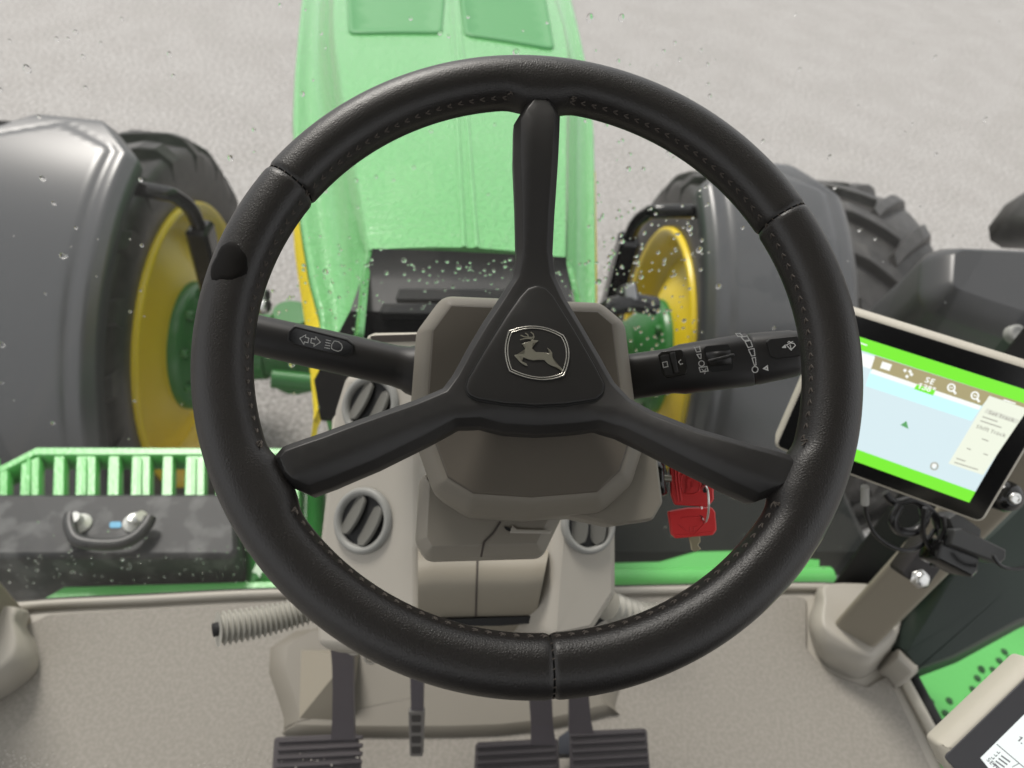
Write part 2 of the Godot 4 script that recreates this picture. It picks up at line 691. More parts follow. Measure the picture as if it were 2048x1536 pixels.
func build_windscreen() -> void:
	var foot := on_floor([-260, 1250, 30, 1211, 300, 1196, 550, 1184, 900, 1178, 1240, 1179, 1640, 1172, 1760, 1190], FLOOR)
	var rows := []
	for k in 9:
		var h := 1.5 * k / 8.0
		var r := PackedVector3Array()
		for i in foot.size():
			r.append(foot[i] + Vector3(0.02 * (i - 3.5) * h, h, -0.05 * h - 0.03 * sin(PI * k / 8.0)))
		rows.append(r)
	var g := thing("windscreen", "rain-spotted curved windscreen between wheel and bonnet", "windscreen", foot[4])
	var s := Sh.new()
	s.grid(rows)
	obj("glass_pane", s, M.glass, g)
	# lower seal and lip
	s = Sh.new()
	var lip := PackedVector3Array()
	for f in foot:
		lip.append(f + Vector3(0, 0.006, 0.006))
	s.tube(smooth_path(lip, 4), 0.0075, 8)
	obj("frame_lip", s, M.beige, g)
	s = Sh.new()
	lip = PackedVector3Array()
	for f in foot:
		lip.append(f + Vector3(0, -0.001, -0.007))
	s.tube(smooth_path(lip, 4), 0.0025, 8)
	obj("rubber_seal", s, M.deep_black, g)
	# black border of the pane beside the post
	s = Sh.new()
	var band := []
	for k in 9:
		var h := 1.5 * k / 8.0
		var b := foot[6] + Vector3(0.02 * 2.5 * h, h, -0.05 * h - 0.03 * sin(PI * k / 8.0) + 0.006)
		var b2 := foot[7] + Vector3(0.02 * 3.5 * h, h, -0.05 * h - 0.03 * sin(PI * k / 8.0) + 0.006)
		band.append(PackedVector3Array([b.lerp(b2, 0.12), b2]))
	shell(s, band, Vector3(0, 0, 0.004))
	obj("black_border", s, M.deep_black, g)
	# drops that sit on the outer side
	var mm := MultiMesh.new()
	mm.transform_format = MultiMesh.TRANSFORM_3D
	var dome := Sh.new()
	var prof := PackedVector2Array()
	for k in 7:
		var a := PI / 2 * k / 6.0
		prof.append(Vector2(maxf(cos(a), 0.02), sin(a) * 0.55))
	dome.lathe(Transform3D(), prof, 14)
	mm.mesh = dome.done()
	var spots := []
	var want := 760
	var guard := 0
	while spots.size() < want and guard < 20000:
		guard += 1
		var u := rng.randf_range(-20, 2048)
		var v := rng.randf_range(0, 1180)
		var r := rng.randf_range(0.0008, 0.0024)
		var n := spots.size()
		if n < 120:
			u = rng.randfn(960, 150)
			v = 520 + absf(rng.randfn(0, 55))
		elif n < 310:
			u = rng.randfn(1290, 55)
			v = rng.randfn(590, 95)
		elif n < 370:
			u = rng.randfn(660, 60)
			v = rng.randfn(600, 60)
		elif n < 480:
			u = rng.randf_range(0, 540)
			v = 1172 - absf(rng.randfn(0, 45))
			r *= 0.8
		elif n < 540:
			u = rng.randf_range(1190, 1420)
			v = rng.randf_range(100, 520)
		if rng.randf() < 0.10:
			r *= 1.7
		spots.append([u, v, r])
	var poses: Array[Transform3D] = []
	for q in spots:
		var hit := pane_hit(q[0], q[1], rows)
		if hit.size() == 0:
			continue
		var p: Vector3 = hit[0]
		var nn: Vector3 = hit[1]
		var fr := frame_n(p + nn * 0.0006, nn, Vector3.UP)
		var k: float = q[2]
		poses.append(Transform3D(fr.basis * Basis.from_scale(Vector3(k, k * rng.randf_range(0.95, 1.35), k)), fr.origin - g.position))
	mm.instance_count = poses.size()
	for i in poses.size():
		mm.set_instance_transform(i, poses[i])
	var o := MultiMeshInstance3D.new()
	o.name = "raindrops"
	o.multimesh = mm
	o.material_override = M.water
	g.add_child(o, true)
	o.set_meta("kind", "stuff")

func pane_hit(u: float, v: float, rows: Array) -> Array:
	var d := ray(u, v)
	for i in rows.size() - 1:
		for j in rows[i].size() - 1:
			var a: Vector3 = rows[i][j]
			var b: Vector3 = rows[i][j + 1]
			var c: Vector3 = rows[i + 1][j + 1]
			var e: Vector3 = rows[i + 1][j]
			for t in [[a, b, c], [a, c, e]]:
				var h = Geometry3D.ray_intersects_triangle(eye, d, t[0], t[1], t[2])
				if h != null:
					var n: Vector3 = (t[1] - t[0]).cross(t[2] - t[0]).normalized()
					return [h, n if n.dot(d) > 0 else -n]
	return []


# ---------------------------------------------------------------- bonnet

func line_x(px: Array, y: float) -> PackedVector2Array:      # measured edge as (z, x) pairs
	var out := PackedVector2Array()
	for i in range(0, px.size(), 2):
		var p := on_y(px[i], px[i + 1], y)
		out.append(Vector2(p.z, p.x))
	return out

func x_at(l: PackedVector2Array, z: float) -> float:
	for i in l.size() - 1:
		var a := l[i]
		var b := l[i + 1]
		if z <= a.x and z >= b.x:
			return lerpf(a.y, b.y, (a.x - z) / maxf(a.x - b.x, 1e-5))
	return l[0].y if z > l[0].x else l[-1].y

func build_hood() -> void:
	var yt := 2.0
	var ys := 1.86
	var rl := line_x([738, 500, 722, 390, 697, 250, 684, 170, 672, 90, 667, 40, 668, -60], yt)
	var rr := line_x([1130, 515, 1131, 400, 1132, 273, 1134, 180, 1136, 109, 1126, 50, 1090, -60], yt)
	var ol := line_x([640, 770, 641, 700, 638, 640, 621, 586, 600, 461, 589, 330, 584, 250, 588, 160, 595, 80, 603, 0, 618, -80], ys)
	var orr := line_x([1192, 690, 1191, 560, 1190, 390, 1188, 273, 1178, 170, 1165, 100, 1148, 20, 1130, -60], ys)
	var hood := thing("tractor_bonnet", "wet pale green tractor bonnet with yellow side stripes ahead of the wheel", "bonnet", Vector3(0, yt, -1.8))
	var zs := []
	for k in 33:
		zs.append(lerpf(-1.135, -3.3, k / 32.0))
	# top panel between the two ridges
	var rows := []
	for z in zs:
		var a := x_at(rl, z)
		var b := x_at(rr, z)
		var row := PackedVector3Array()
		for j in 25:
			var f := j / 24.0
			var dip: float = 0.014 * sin(PI * f)
			row.append(Vector3(lerpf(a, b, f), yt + dip - 0.02 * maxf(0.0, -z - 2.5) ** 2, z))
		rows.append(row)
	var s := Sh.new()
	shell(s, rows, Vector3(0, -0.012, 0))
	obj("top_panel", s, M.hood_green, hood)
	# side panels: from the ridge down over a rounded shoulder to the skirt; they run on beside the cowl
	for side in [0, 1]:
		var ridge := rl if side == 0 else rr
		var outer := ol if side == 0 else orr
		var wing := line_x([738, 500, 724, 548, 702, 600, 678, 648, 655, 690], 1.97) if side == 0 else line_x([1130, 515, 1136, 560, 1142, 610, 1150, 660, 1160, 700], 1.97)
		rows = []
		var zz := []
		for k in 10:
			zz.append(lerpf(-0.90, -1.12, k / 10.0))
		zz.append_array(zs)
		for z in zz:
			var xi := x_at(ridge, z)
			if z > -1.135:
				xi = x_at(wing, z)
			var xo := x_at(outer, z)
			var drop: float = 0.02 * maxf(0.0, -z - 2.5) ** 2
			var row := PackedVector3Array()
			row.append(Vector3(xi, yt - 0.001 - drop, z))
			row.append(Vector3(lerpf(xi, xo, 0.07), yt - 0.009 - drop, z))
			row.append(Vector3(lerpf(xi, xo, 0.16), yt - 0.048 - drop, z))
			row.append(Vector3(lerpf(xi, xo, 0.45), yt - 0.118 - drop, z))
			row.append(Vector3(lerpf(xi, xo, 0.76), yt - 0.132 - drop, z))
			row.append(Vector3(lerpf(xi, xo, 0.86), yt - 0.120 - drop, z))
			row.append(Vector3(lerpf(xi, xo, 0.95), yt - 0.121 - drop, z))
			row.append(Vector3(xo, ys - drop, z))
			row.append(Vector3(xo - 0.004 * (1 if side else -1), ys - 0.04 - drop, z))
			row.append(Vector3(xo - 0.02 * (1 if side else -1), ys - 0.30 - drop, z))
			rows.append(row)
		s = Sh.new()
		shell(s, rows, Vector3(0.008 * (-1 if side else 1), -0.006, 0), side == 0)
		obj("side_panel", s, M.hood_green, hood)
		# yellow stripe along the shoulder, widest at the rear
		var yo := line_x([628, 836, 620, 740, 609, 640, 597, 560, 589, 500, 585, 430, 582, 330, 580, 250], 1.76) if side == 0 else line_x([1180, 836, 1187, 740, 1193, 640, 1193, 560, 1192, 500, 1191, 430, 1190, 330, 1189, 260], 1.76)
		var yi := line_x([634, 836, 640, 740, 638, 640, 616, 560, 603, 480, 597, 430, 589, 330, 583, 250], 1.86) if side == 0 else line_x([1176, 836, 1182, 740, 1190, 640, 1192, 560, 1191, 480, 1190, 430, 1188, 330, 1188, 260], 1.86)
		rows = []
		for k in 26:
			var z := lerpf(-0.86, -1.80, k / 25.0)
			rows.append(PackedVector3Array([Vector3(x_at(yo, z), 1.76, z), Vector3(lerpf(x_at(yo, z), x_at(yi, z), 0.5), 1.822, z), Vector3(x_at(yi, z), 1.852, z)]))
		s = Sh.new()
		shell(s, rows, Vector3(0.006 * (-1 if side else 1), -0.02, 0), side == 1)
		obj("yellow_stripe", s, M.stripe_yellow, hood)
	# centre rib: two low beads with a groove between
	for off in [-0.012, 0.012]:
		s = Sh.new()
		var path := PackedVector3Array()
		for z in zs:
			var xc: float = lerpf(0.012, 0.02, (-z - 1.13) / 1.7)
			path.append(Vector3(xc + off, yt + 0.0115 - 0.02 * maxf(0.0, -z - 2.5) ** 2, z))
		s.tube(path, 0.0065, 8)
		obj("centre_bead", s, M.hood_green, hood)
	# mesh screens let into the front of the top panel
	for q in [[692, -40, 893, -40, 884, 73, 697, 66], [916, -40, 1086, -40, 1110, 98, 929, 77]]:
		var fr := flat(yt + 0.001)
		s = Sh.new()
		var lift := func(p: Vector2) -> float:
			var xa := x_at(rl, -p.y)
			var xb := x_at(rr, -p.y)
			return 0.014 * sin(PI * clampf((p.x - xa) / (xb - xa), 0, 1)) - 0.02 * maxf(0.0, p.y - 2.5) ** 2
		plate(s, fr, rounded(met(fr, q, 0.008), 0.03, 3), [[0, -0.004], [0, 0.002], [0.004, 0.006], [0.012, 0.006], [0.018, 0.002]], lift, 0.03)
		obj("mesh_screen", s, M.mesh_green, hood)
	# black cowl between the bonnet's rear edge and the cab
	var cw := thing("bonnet_cowl", "black stepped plastic cowl behind the bonnet, beaded with rain", "cowl", Vector3(0, 1.95, -0.95))
	s = Sh.new()
	shell(s, [deeps([640, 835, 1.20, 900, 835, 1.18, 1260, 860, 1.16]), deeps([628, 760, 1.22, 900, 740, 1.20, 1220, 760, 1.20]), deeps([664, 690, 1.24, 900, 690, 1.23, 1160, 700, 1.23]), deeps([700, 622, 1.27, 900, 625, 1.27, 1150, 640, 1.27])], Vector3(0, -0.02, -0.01))
	obj("cowl_shade", s, M.shade_black, cw)  # lower sheet of the cowl, under-bonnet shade painted as near-black
	s = Sh.new()
	shell(s, [deeps([700, 622, 1.27, 900, 625, 1.27, 1150, 640, 1.27]), deeps([722, 560, 1.30, 900, 563, 1.30, 1140, 575, 1.30]), deeps([740, 520, 1.315, 900, 525, 1.315, 1135, 537, 1.315]), deeps([745, 497, 1.31, 900, 502, 1.31, 1132, 514, 1.31])], Vector3(0, -0.02, -0.01))
	obj("cowl_panel", s, M.cowl_black, cw)
	s = Sh.new()
	var f2 := frame_n(deep(900, 575, 1.27), -fwd + upv * 0.25, upv)
	plate(s, f2, rounded(met(f2, [800, 578, 1010, 580, 1010, 604, 790, 604]), 0.006), [[0, -0.03], [0, 0.004], [0.003, 0.007]])
	obj("raised_step", s, M.cowl_black, cw)
	s = Sh.new()
	plate(s, f2, rounded(met(f2, [770, 612, 1150, 618, 1150, 640, 760, 636]), 0.006), [[0, -0.03], [0, 0.016], [0.003, 0.02]])
	obj("raised_step", s, M.cowl_black, cw)


# ---------------------------------------------------------------- wheels, fenders, axles

const W_X := 1.0
const W_Y := 0.789
const W_Z := -2.171
const STEER := -4.7
const BIG := 1.03
const TYRE_R := 0.767

func tyre_mesh(w: float) -> ArrayMesh:
	var s := Sh.new()
	var p := PackedVector2Array()
	var r0 := 0.53
	for q in [[r0, -0.86], [r0 + 0.03, -0.93], [r0 + 0.1, -1.0], [0.675, -0.985], [0.70, -0.94], [0.722, -0.85], [0.732, -0.5], [0.735, 0.0], [0.732, 0.5], [0.722, 0.85], [0.70, 0.94], [0.675, 0.985], [r0 + 0.1, 1.0], [r0 + 0.03, 0.93], [r0, 0.86]]:
		p.append(Vector2(q[0], q[1] * w))
	s.lathe(Transform3D(Basis(Vector3(0, 0, -1), Vector3(0, 1, 0), Vector3(1, 0, 0)), Vector3.ZERO), p, 64, false)
	return s.done()

func lug_mesh(w: float, sgn: float) -> ArrayMesh:   # one tread bar, set at the top of the tyre (+y), slanting from the middle to the shoulder
	var s := Sh.new()
	var rows := []
	for k in 6:
		var f := k / 5.0
		var x := sgn * lerpf(-0.02, w * 1.0, f)
		var ang := lerpf(-0.02, 0.26, f ** 0.85)
		var top := TYRE_R if f < 0.75 else lerpf(TYRE_R, 0.70, (f - 0.75) / 0.25)
		var base := 0.725 if f < 0.75 else lerpf(0.725, 0.66, (f - 0.75) / 0.25)
		var hw := lerpf(0.028, 0.038, f) / 0.75
		var r := PackedVector3Array()
		for q in [[base - 0.02, -hw * 1.35], [base, -hw * 1.3], [top - 0.004, -hw], [top, -hw * 0.85], [top, hw * 0.85], [top - 0.004, hw], [base, hw * 1.3], [base - 0.02, hw * 1.35]]:
			var a: float = ang + q[1]
			r.append(Vector3(x, cos(a) * q[0], -sin(a) * q[0]))
		rows.append(r)
	s.sg(-1)
	s.grid(rows, sgn < 0, true)
	s.fan(rows[0], sgn > 0)
	s.fan(rows[-1], sgn < 0)
	return s.done()

func make_wheel(axle: Node3D, called: String, label: String, pos: Vector3, w: float, inn: float, with_rim := true) -> void:
	var t := Node3D.new()
	t.name = called
	axle.add_child(t, true)
	t.position = pos - axle.position
	t.set_meta("label", label)
	t.rotation_degrees.y = STEER
	t.scale = Vector3.ONE * BIG
	obj("tyre", tyre_mesh(w), M.tyre, t, true)
	var lugs := [lug_mesh(w, 1.0), lug_mesh(w, -1.0)]
	var n := 20
	for k in n:
		for h in 2:
			var a := TAU * (k + 0.5 * h) / n
			var o := obj("tread_lug", lugs[h], M.tyre, t, true)
			o.rotation.x = a
	if not with_rim:
		return
	# the dished yellow rim, seen from the tractor's side; inn is the direction of that side
	var ax := Transform3D(Basis(Vector3(0, 0, -inn), Vector3(0, 1, 0), Vector3(inn, 0, 0)), Vector3.ZERO)
	var s := Sh.new()
	var f := w + 0.004
	s.lathe(ax, PackedVector2Array([Vector2(0.15, f - 0.03), Vector2(0.25, f - 0.035), Vector2(0.34, f - 0.075), Vector2(0.42, f - 0.115), Vector2(0.455, f - 0.12), Vector2(0.485, f - 0.07), Vector2(0.505, f - 0.015), Vector2(0.53, f), Vector2(0.54, f - 0.008), Vector2(0.54, f - 0.03)]), 64, false)
	obj("rim", s, M.rim_yellow, t, true)
	s = Sh.new()
	s.lathe(ax, PackedVector2Array([Vector2(0.245, f - 0.05), Vector2(0.245, f - 0.01), Vector2(0.225, f + 0.012), Vector2(0.205, f + 0.016), Vector2(0.19, f + 0.06), Vector2(0.15, f + 0.10), Vector2(0.12, f + 0.16), Vector2(0.11, 0.42)]), 48)
	obj("hub", s, M.dark_green, t, true)
	for k in 10:
		s = Sh.new()
		var a := TAU * k / 10
		s.lathe(Transform3D(ax.basis, ax * Vector3(0.222 * cos(a), 0.222 * sin(a), f + 0.008)), PackedVector2Array([Vector2(0.017, 0), Vector2(0.017, 0.018), Vector2(0.012, 0.024)]), 6)
		obj("wheel_nut", s, M.dark_green, t, true)

func make_fender(label: String, side: float) -> void:
	var t := thing("fender", label, "fender", Vector3(side * W_X - (0.055 if side < 0 else 0.0), W_Y, W_Z), "fenders over the front wheels")
	t.rotation_degrees.y = STEER
	var inn := -side
	var R := 0.918
	var a0 := 88.0
	var a1 := 202.0
	var xin := 0.17
	var width := 0.50
	var rows := []
	var under := []
	var na := 96
	for i in na + 1:
		var a := deg_to_rad(lerpf(a0, a1, i / float(na)))
		var s0 := R * (a - deg_to_rad(a0))
		var cutv := maxf(0.0, 0.19 - s0) * 0.8
		var row := PackedVector3Array()
		var low := PackedVector3Array()
		var nx := 60
		for j in nx + 1:
			var f := j / float(nx)
			# the first and last points go down the flanges
			var x: float
			var r := R
			var wv := width - 2 * cutv
			if f < 0.04:
				x = 0.0
				r = R - 0.05
			elif f < 0.12:
				x = 0.035 * (f - 0.04) / 0.08
				r = R - 0.03 * (1.0 - (f - 0.04) / 0.08)
			elif f > 0.96:
				x = wv
				r = R - 0.05
			elif f > 0.88:
				x = wv - 0.035 * (0.96 - f) / 0.08
				r = R - 0.03 * (1.0 - (0.96 - f) / 0.08)
			else:
				x = lerpf(0.035, wv - 0.035, (f - 0.12) / 0.76)
			var dd := minf(minf(x - 0.085, wv - 0.085 - x), s0 - 0.09)
			dd = minf(dd, (x + s0 - 0.26) * 0.7)
			dd = minf(dd, (wv - x + s0 - 0.26) * 0.7)
			r += 0.006 * smoothstep(-0.012, 0.012, dd)
			r -= 0.0025 * exp(-pow((dd + 0.016) / 0.010, 2))
			r -= 0.035 * pow(maxf(0.0, 1.0 - s0 / 0.05), 2)
			var xx := inn * (xin - cutv - x)
			row.append(Vector3(xx, sin(a) * r, -cos(a) * r))
			low.append(Vector3(xx, sin(a) * (r - 0.008), -cos(a) * (r - 0.008)))
		rows.append(row)
		under.append(low)
	var s := Sh.new()
	s.sg(1)
	s.grid(rows, inn > 0)
	s.sg(2)
	s.grid(under, inn < 0)
	s.sg(3)
	s.grid([rows[0], under[0]], inn < 0)
	s.grid([rows[-1], under[-1]], inn > 0)
	obj("mudguard_shell", s, M.fender_plastic, t, true)
	# bent tube and post that carry it, on the tractor's side
	s = Sh.new()
	var base := inn * (xin + (0.07 if side > 0 else 0.0))
	var path := PackedVector3Array([Vector3(base - inn * 0.16, 0.80, 0.16), Vector3(base + inn * 0.02, 0.77, 0.14), Vector3(base + inn * 0.055, 0.73, 0.10), Vector3(base + inn * 0.078, 0.64, 0.06), Vector3(base + inn * 0.08, 0.45, 0.05), Vector3(base + inn * 0.08, 0.12, 0.05)])
	s.tube(smooth_path(path, 6), 0.024, 12)
	obj("support_tube", s, M.gloss_black, t, true)
	s = Sh.new()
	s.box(Transform3D(Basis(), Vector3(base + inn * 0.08, 0.40, 0.05)), Vector3(0.075, 0.40, 0.09), 0.012)
	obj("support_post", s, M.gloss_black, t, true)

func build_wheels() -> void:
	make_fender("black fender with a raised panel above the toolbox and slotted step", -1.0)
	make_fender("black fender seen through the wheel past the wiper stalk", 1.0)
	var ax := thing("front_axle", "green front axle under the bonnet with yellow rimmed lugged wheels", "axle", Vector3(0, W_Y, W_Z))
	make_wheel(ax, "front_wheel", "yellow rimmed wheel under the wide fender, nearer the toolbox", Vector3(-W_X - 0.10, W_Y, W_Z), 0.165, 1.0)
	make_wheel(ax, "front_wheel", "yellow rimmed wheel seen past the wiper stalk", Vector3(W_X + 0.085, W_Y - 0.03, W_Z), 0.165, -1.0)
	make_wheel(ax, "outer_wheel", "lugged outer tyre beyond the fender, above the tablet", Vector3(1.62, W_Y - 0.05, W_Z - 0.02), 0.2, -1.0, false)
	make_wheel(ax, "outer_wheel", "lugged outer tyre edge beyond the fender over the toolbox", Vector3(-1.66, W_Y, W_Z - 0.02), 0.2, 1.0, false)
	var s := Sh.new()
	s.tube(PackedVector3Array([Vector3(-W_X + 0.2, W_Y, W_Z), Vector3(-0.55, W_Y + 0.0, W_Z), Vector3(-0.35, W_Y - 0.02, W_Z), Vector3(0.0, W_Y - 0.03, W_Z), Vector3(0.35, W_Y - 0.02, W_Z), Vector3(0.55, W_Y, W_Z), Vector3(W_X - 0.2, W_Y, W_Z)]), PackedFloat32Array([0.13, 0.12, 0.1, 0.15, 0.1, 0.12, 0.13]), 20)
	obj("axle_beam", s, M.dark_green, ax)
	s = Sh.new()
	s.box(Transform3D(Basis(), Vector3(0, 1.2, -2.15)), Vector3(0.40, 1.2, 1.9), 0.05)
	obj("engine_block", s, M.underside_dark, ax)
	for sd in [-1.0, 1.0]:
		s = Sh.new()
		s.tube(PackedVector3Array([Vector3(sd * 0.56, W_Y + 0.2, W_Z + 0.03), Vector3(sd * 0.57, W_Y + 0.1, W_Z + 0.03), Vector3(sd * 0.58, W_Y - 0.16, W_Z)]), PackedFloat32Array([0.07, 0.10, 0.11]), 16)
		obj("steering_knuckle", s, M.dark_green, ax)
		s = Sh.new()
		s.tube(PackedVector3Array([Vector3(sd * 0.2, W_Y + 0.02, W_Z + 0.26), Vector3(sd * 0.62, W_Y + 0.05, W_Z + 0.24)]), 0.035, 12)
		obj("steering_rod", s, M.dark_green, ax)
	for q in [[525, 590, 2.32], [527, 611, 2.32]]:
		s = Sh.new()
		s.lathe(frame_n(deep(q[0], q[1], q[2]), Vector3(0.2, 0.8, 0.5), Vector3.RIGHT), PackedVector2Array([Vector2(0.026, -0.02), Vector2(0.026, 0.008), Vector2(0.016, 0.02), Vector2(0.004, 0.023)]), 14)
		obj("bolt_head", s, M.bright_metal, ax)
	# lamp on a bracket beside the wheel
	var lp := thing("work_lamp", "small grey-faced lamp on a black bracket beside the bonnet", "lamp", deep(1262, 585, 1.95))
	s = Sh.new()
	var fr := frame_n(deep(1262, 585, 1.95), -fwd, upv)
	plate(s, fr, rounded(met(fr, [1240, 572, 1272, 560, 1284, 612, 1244, 612]), 0.008), [[0, -0.07], [0, -0.008], [0.004, 0]])
	obj("lamp_housing", s, M.dark_plastic, lp)
	s = Sh.new()
	plate(s, fr, rounded(met(fr, [1248, 574, 1269, 566, 1275, 600, 1251, 602]), 0.005), [[0, 0.0], [0, 0.004], [0.003, 0.006]])
	obj("lamp_face", s, mat("lamp_grey", 0.33, 0.33, 0.37, 0.4), lp)
	s = Sh.new()
	s.tube(deeps([1190, 640, 1.95, 1220, 615, 1.95, 1262, 605, 1.97, 1310, 612, 2.0]), 0.028, 10)
	obj("lamp_bracket", s, M.gloss_black, lp)


# ---------------------------------------------------------------- steps and boxes outside the cab

func build_decks() -> void:
	var fr := flat(1.5)
	var t := thing("slotted_step", "bright green slotted step plate behind the grey toolbox", "step", on_y(230, 950, 1.5))
	var s := Sh.new()
	plate(s, fr, rounded(met(fr, [-80, 972, -20, 940, 72, 893, 640, 895, 640, 911, 70, 911, -20, 958, -80, 990]), 0.004), [[0, -0.05], [0, -0.004], [0.004, 0]])
	obj("back_rail", s, M.deck_green, t)
	var cuts := [[-24, 17], [40, 80], [106, 130], [151, 193], [215, 240], [262, 302], [324, 347], [370, 411], [432, 458], [480, 520], [540, 600]]
	for cu in cuts:
		var top0 := 910.0 if cu[0] > 60 else lerpf(952.0, 916.0, clampf((cu[0] + 24.0) / 90.0, 0, 1))
		var top1 := 910.0 if cu[1] > 60 else lerpf(952.0, 916.0, clampf((cu[1] + 24.0) / 90.0, 0, 1))
		s = Sh.new()
		plate(s, fr, rounded(met(fr, [cu[0], top0, cu[1], top1, cu[1] - 1, 1000, cu[0] - 3, 1000]), 0.004, 3), [[0, -0.03], [0, -0.006], [0.003, -0.001]])
		obj("slat", s, M.deck_green, t)
		if cu[1] - cu[0] > 35:
			s = Sh.new()
			var mid: float = (cu[0] + cu[1]) / 2.0 - 1.0
			plate(s, fr, met(fr, [mid - 4, 918, mid + 4, 918, mid + 3, 1000, mid - 5, 1000]), [[0, -0.003], [0, 0.003], [0.002, 0.005]])
			obj("grip_rib", s, M.deck_green, t)
	# tool box with its lifting handle
	var fb := flat(1.53)
	var tb := thing("toolbox", "dark grey water-stained toolbox lid behind the slotted step", "toolbox", on_y(230, 1050, 1.53))
	s = Sh.new()
	plate(s, fb, rounded(met(fb, [-120, 985, 440, 985, 470, 1000, 476, 1098, 464, 1114, -120, 1114]), 0.012), [[0, -0.2], [0.0, -0.012], [0.003, -0.004], [0.010, 0.0]])
	obj("lid", s, M.wet_plastic, tb)
	s = Sh.new()
	var hp := PackedVector3Array()
	for q in [[142, 1030], [140, 1050], [152, 1078], [185, 1088], [235, 1088], [268, 1076], [292, 1052], [300, 1036]]:
		hp.append(on_y(q[0], q[1], 1.556))
	s.tube(smooth_path(hp, 5), 0.012, 12)
	obj("handle", s, M.dark_plastic, tb)
	for q in [[160, 1042, 0], [270, 1040, 1]]:
		s = Sh.new()
		var b := Transform3D(Basis(Vector3(1, 0, 0), Vector3(0, 0, -1), Vector3(0, 1, 0)), on_y(q[0], q[1] + 6, 1.531))
		s.lathe(b, PackedVector2Array([Vector2(0.022, 0), Vector2(0.022, 0.004), Vector2(0.012, 0.005), Vector2(0.012, 0.016), Vector2(0.008, 0.02)]), 14)
		s.tube(PackedVector3Array([on_y(q[0], q[1], 1.545), on_y(q[0] + (14 if q[2] else -12), q[1] - 8, 1.565)]), PackedFloat32Array([0.008, 0.011]), 10)
		obj("handle_bolt", s, M.clip_white, tb)
	s = Sh.new()
	plate(s, fb, rounded(met(fb, [219, 1044, 242, 1044, 244, 1056, 220, 1056]), 0.005), [[0, -0.002], [0, 0.0012]])
	obj("blue_sticker", s, mat("sticker_blue", 0.05, 0.3, 0.5, 0.5), tb)
	# lower step below it
	var fs := flat(1.46)
	s = Sh.new()
	plate(s, fs, met(fs, [10, 1240, 128, 1172, 640, 1158, 660, 1230]), [[0, -0.06], [0, -0.004], [0.004, 0]])
	tag(obj("lower_step", s, M.deck_green), "green step edge between toolbox and windscreen lip", "step")
	s = Sh.new()
	plate(s, fs, rounded(met(fs, [482, 900, 640, 900, 640, 1165, 486, 1165]), 0.01), [[0, -0.3], [0, -0.03], [0.03, -0.012]])
	tag(obj("step_bracket", s, M.dark_green), "dark green bracket at the inner end of the toolbox", "bracket")
	# sill on the other side of the console: a deck with a round front bar
	var sill := thing("green_sill", "wet green sill below the hanging keys", "sill", on_y(1350, 1140, 1.47))
	s = Sh.new()
	var fr2 := flat(1.47)
	plate(s, fr2, met(fr2, [1150, 1126, 1320, 1122, 1392, 1102, 1480, 1100, 1520, 1110, 1640, 1118, 1640, 1160, 1150, 1160]), [[0, -0.06], [0, -0.003], [0.003, 0]])
	obj("sill_deck", s, M.deck_green, sill)
	s = Sh.new()
	s.tube(PackedVector3Array([on_y(1130, 1160, 1.466), on_y(1400, 1158, 1.466), on_y(1660, 1155, 1.466)]), 0.024, 16)
	obj("sill_bar", s, M.deck_green, sill)
	s = Sh.new()
	var f3 := frame_n(deep(1400, 1000, 1.75), -fwd + upv * 0.5, upv)
	plate(s, f3, rounded(met(f3, [1200, 960, 1480, 920, 1660, 900, 1760, 1120, 1190, 1120]), 0.03), [[0, -0.25], [0, -0.02], [0.02, 0]])
	tag(obj("shade_backing", s, M.underside_dark), "dark tank added for the shaded underside behind the keys", "backing")  # added dark panel, stands in for the shaded underside below the fender
	# black faceted cover beyond the pane above the tablet
	var cv := thing("side_cover", "black chamfered plastic cover with a round bolt, above the tablet", "cover", deep(1950, 600, 1.42))
	s = Sh.new()
	var f4 := frame_n(deep(1950, 580, 1.42), Vector3(-0.10, 0.93, 0.36), Vector3(0, 0.4, -1))
	plate(s, f4, rounded(met(f4, [1900, 500, 1925, 492, 2240, 505, 2240, 690, 1985, 610, 1895, 578]), 0.028, 6), [[-0.03, -0.34], [-0.03, -0.06], [-0.027, -0.05], [0.003, -0.004], [0.010, 0.0]])
	obj("cover_body", s, mat("cover_dark", 0.026, 0.027, 0.029, 0.34), cv)
	s = Sh.new()
	s.lathe(frame_n(deep(2032, 668, 1.22), Vector3(-0.1, 0.8, 0.6), Vector3.UP), PackedVector2Array([Vector2(0.016, -0.01), Vector2(0.016, 0.004), Vector2(0.012, 0.008), Vector2(0.007, 0.005)]), 16)
	obj("round_bolt", s, M.vent_grey, cv)
	var far := thing("dark_fitting", "dark faceted rubber fitting cut off by the picture's edge, above the chamfered cover", "fitting", deep(2070, 420, 2.2))
	s = Sh.new()
	var ff := frame_n(deep(2070, 420, 2.2), -fwd + rgt * -0.2, upv)
	plate(s, ff, met(ff, [2036, 426, 2072, 378, 2130, 340, 2170, 478, 2066, 472, 2040, 456]), [[0, -0.2], [0, -0.03], [0.035, 0.0]])
	obj("fitting_block", s, M.tyre, far)
	# perforated platform and dark panel outside the door
	var pf := thing("perforated_platform", "green perforated platform outside the door, beside the armrest screen", "platform", on_y(1930, 1400, 1.48))
	var fp := flat(1.48)
	s = Sh.new()
	plate(s, fp, met(fp, [1790, 1270, 2200, 1150, 2300, 1400, 1950, 1600, 1860, 1560]), [[0, -0.03], [0, -0.003], [0.003, 0]])
	obj("deck_plate", s, M.deck_green, pf)
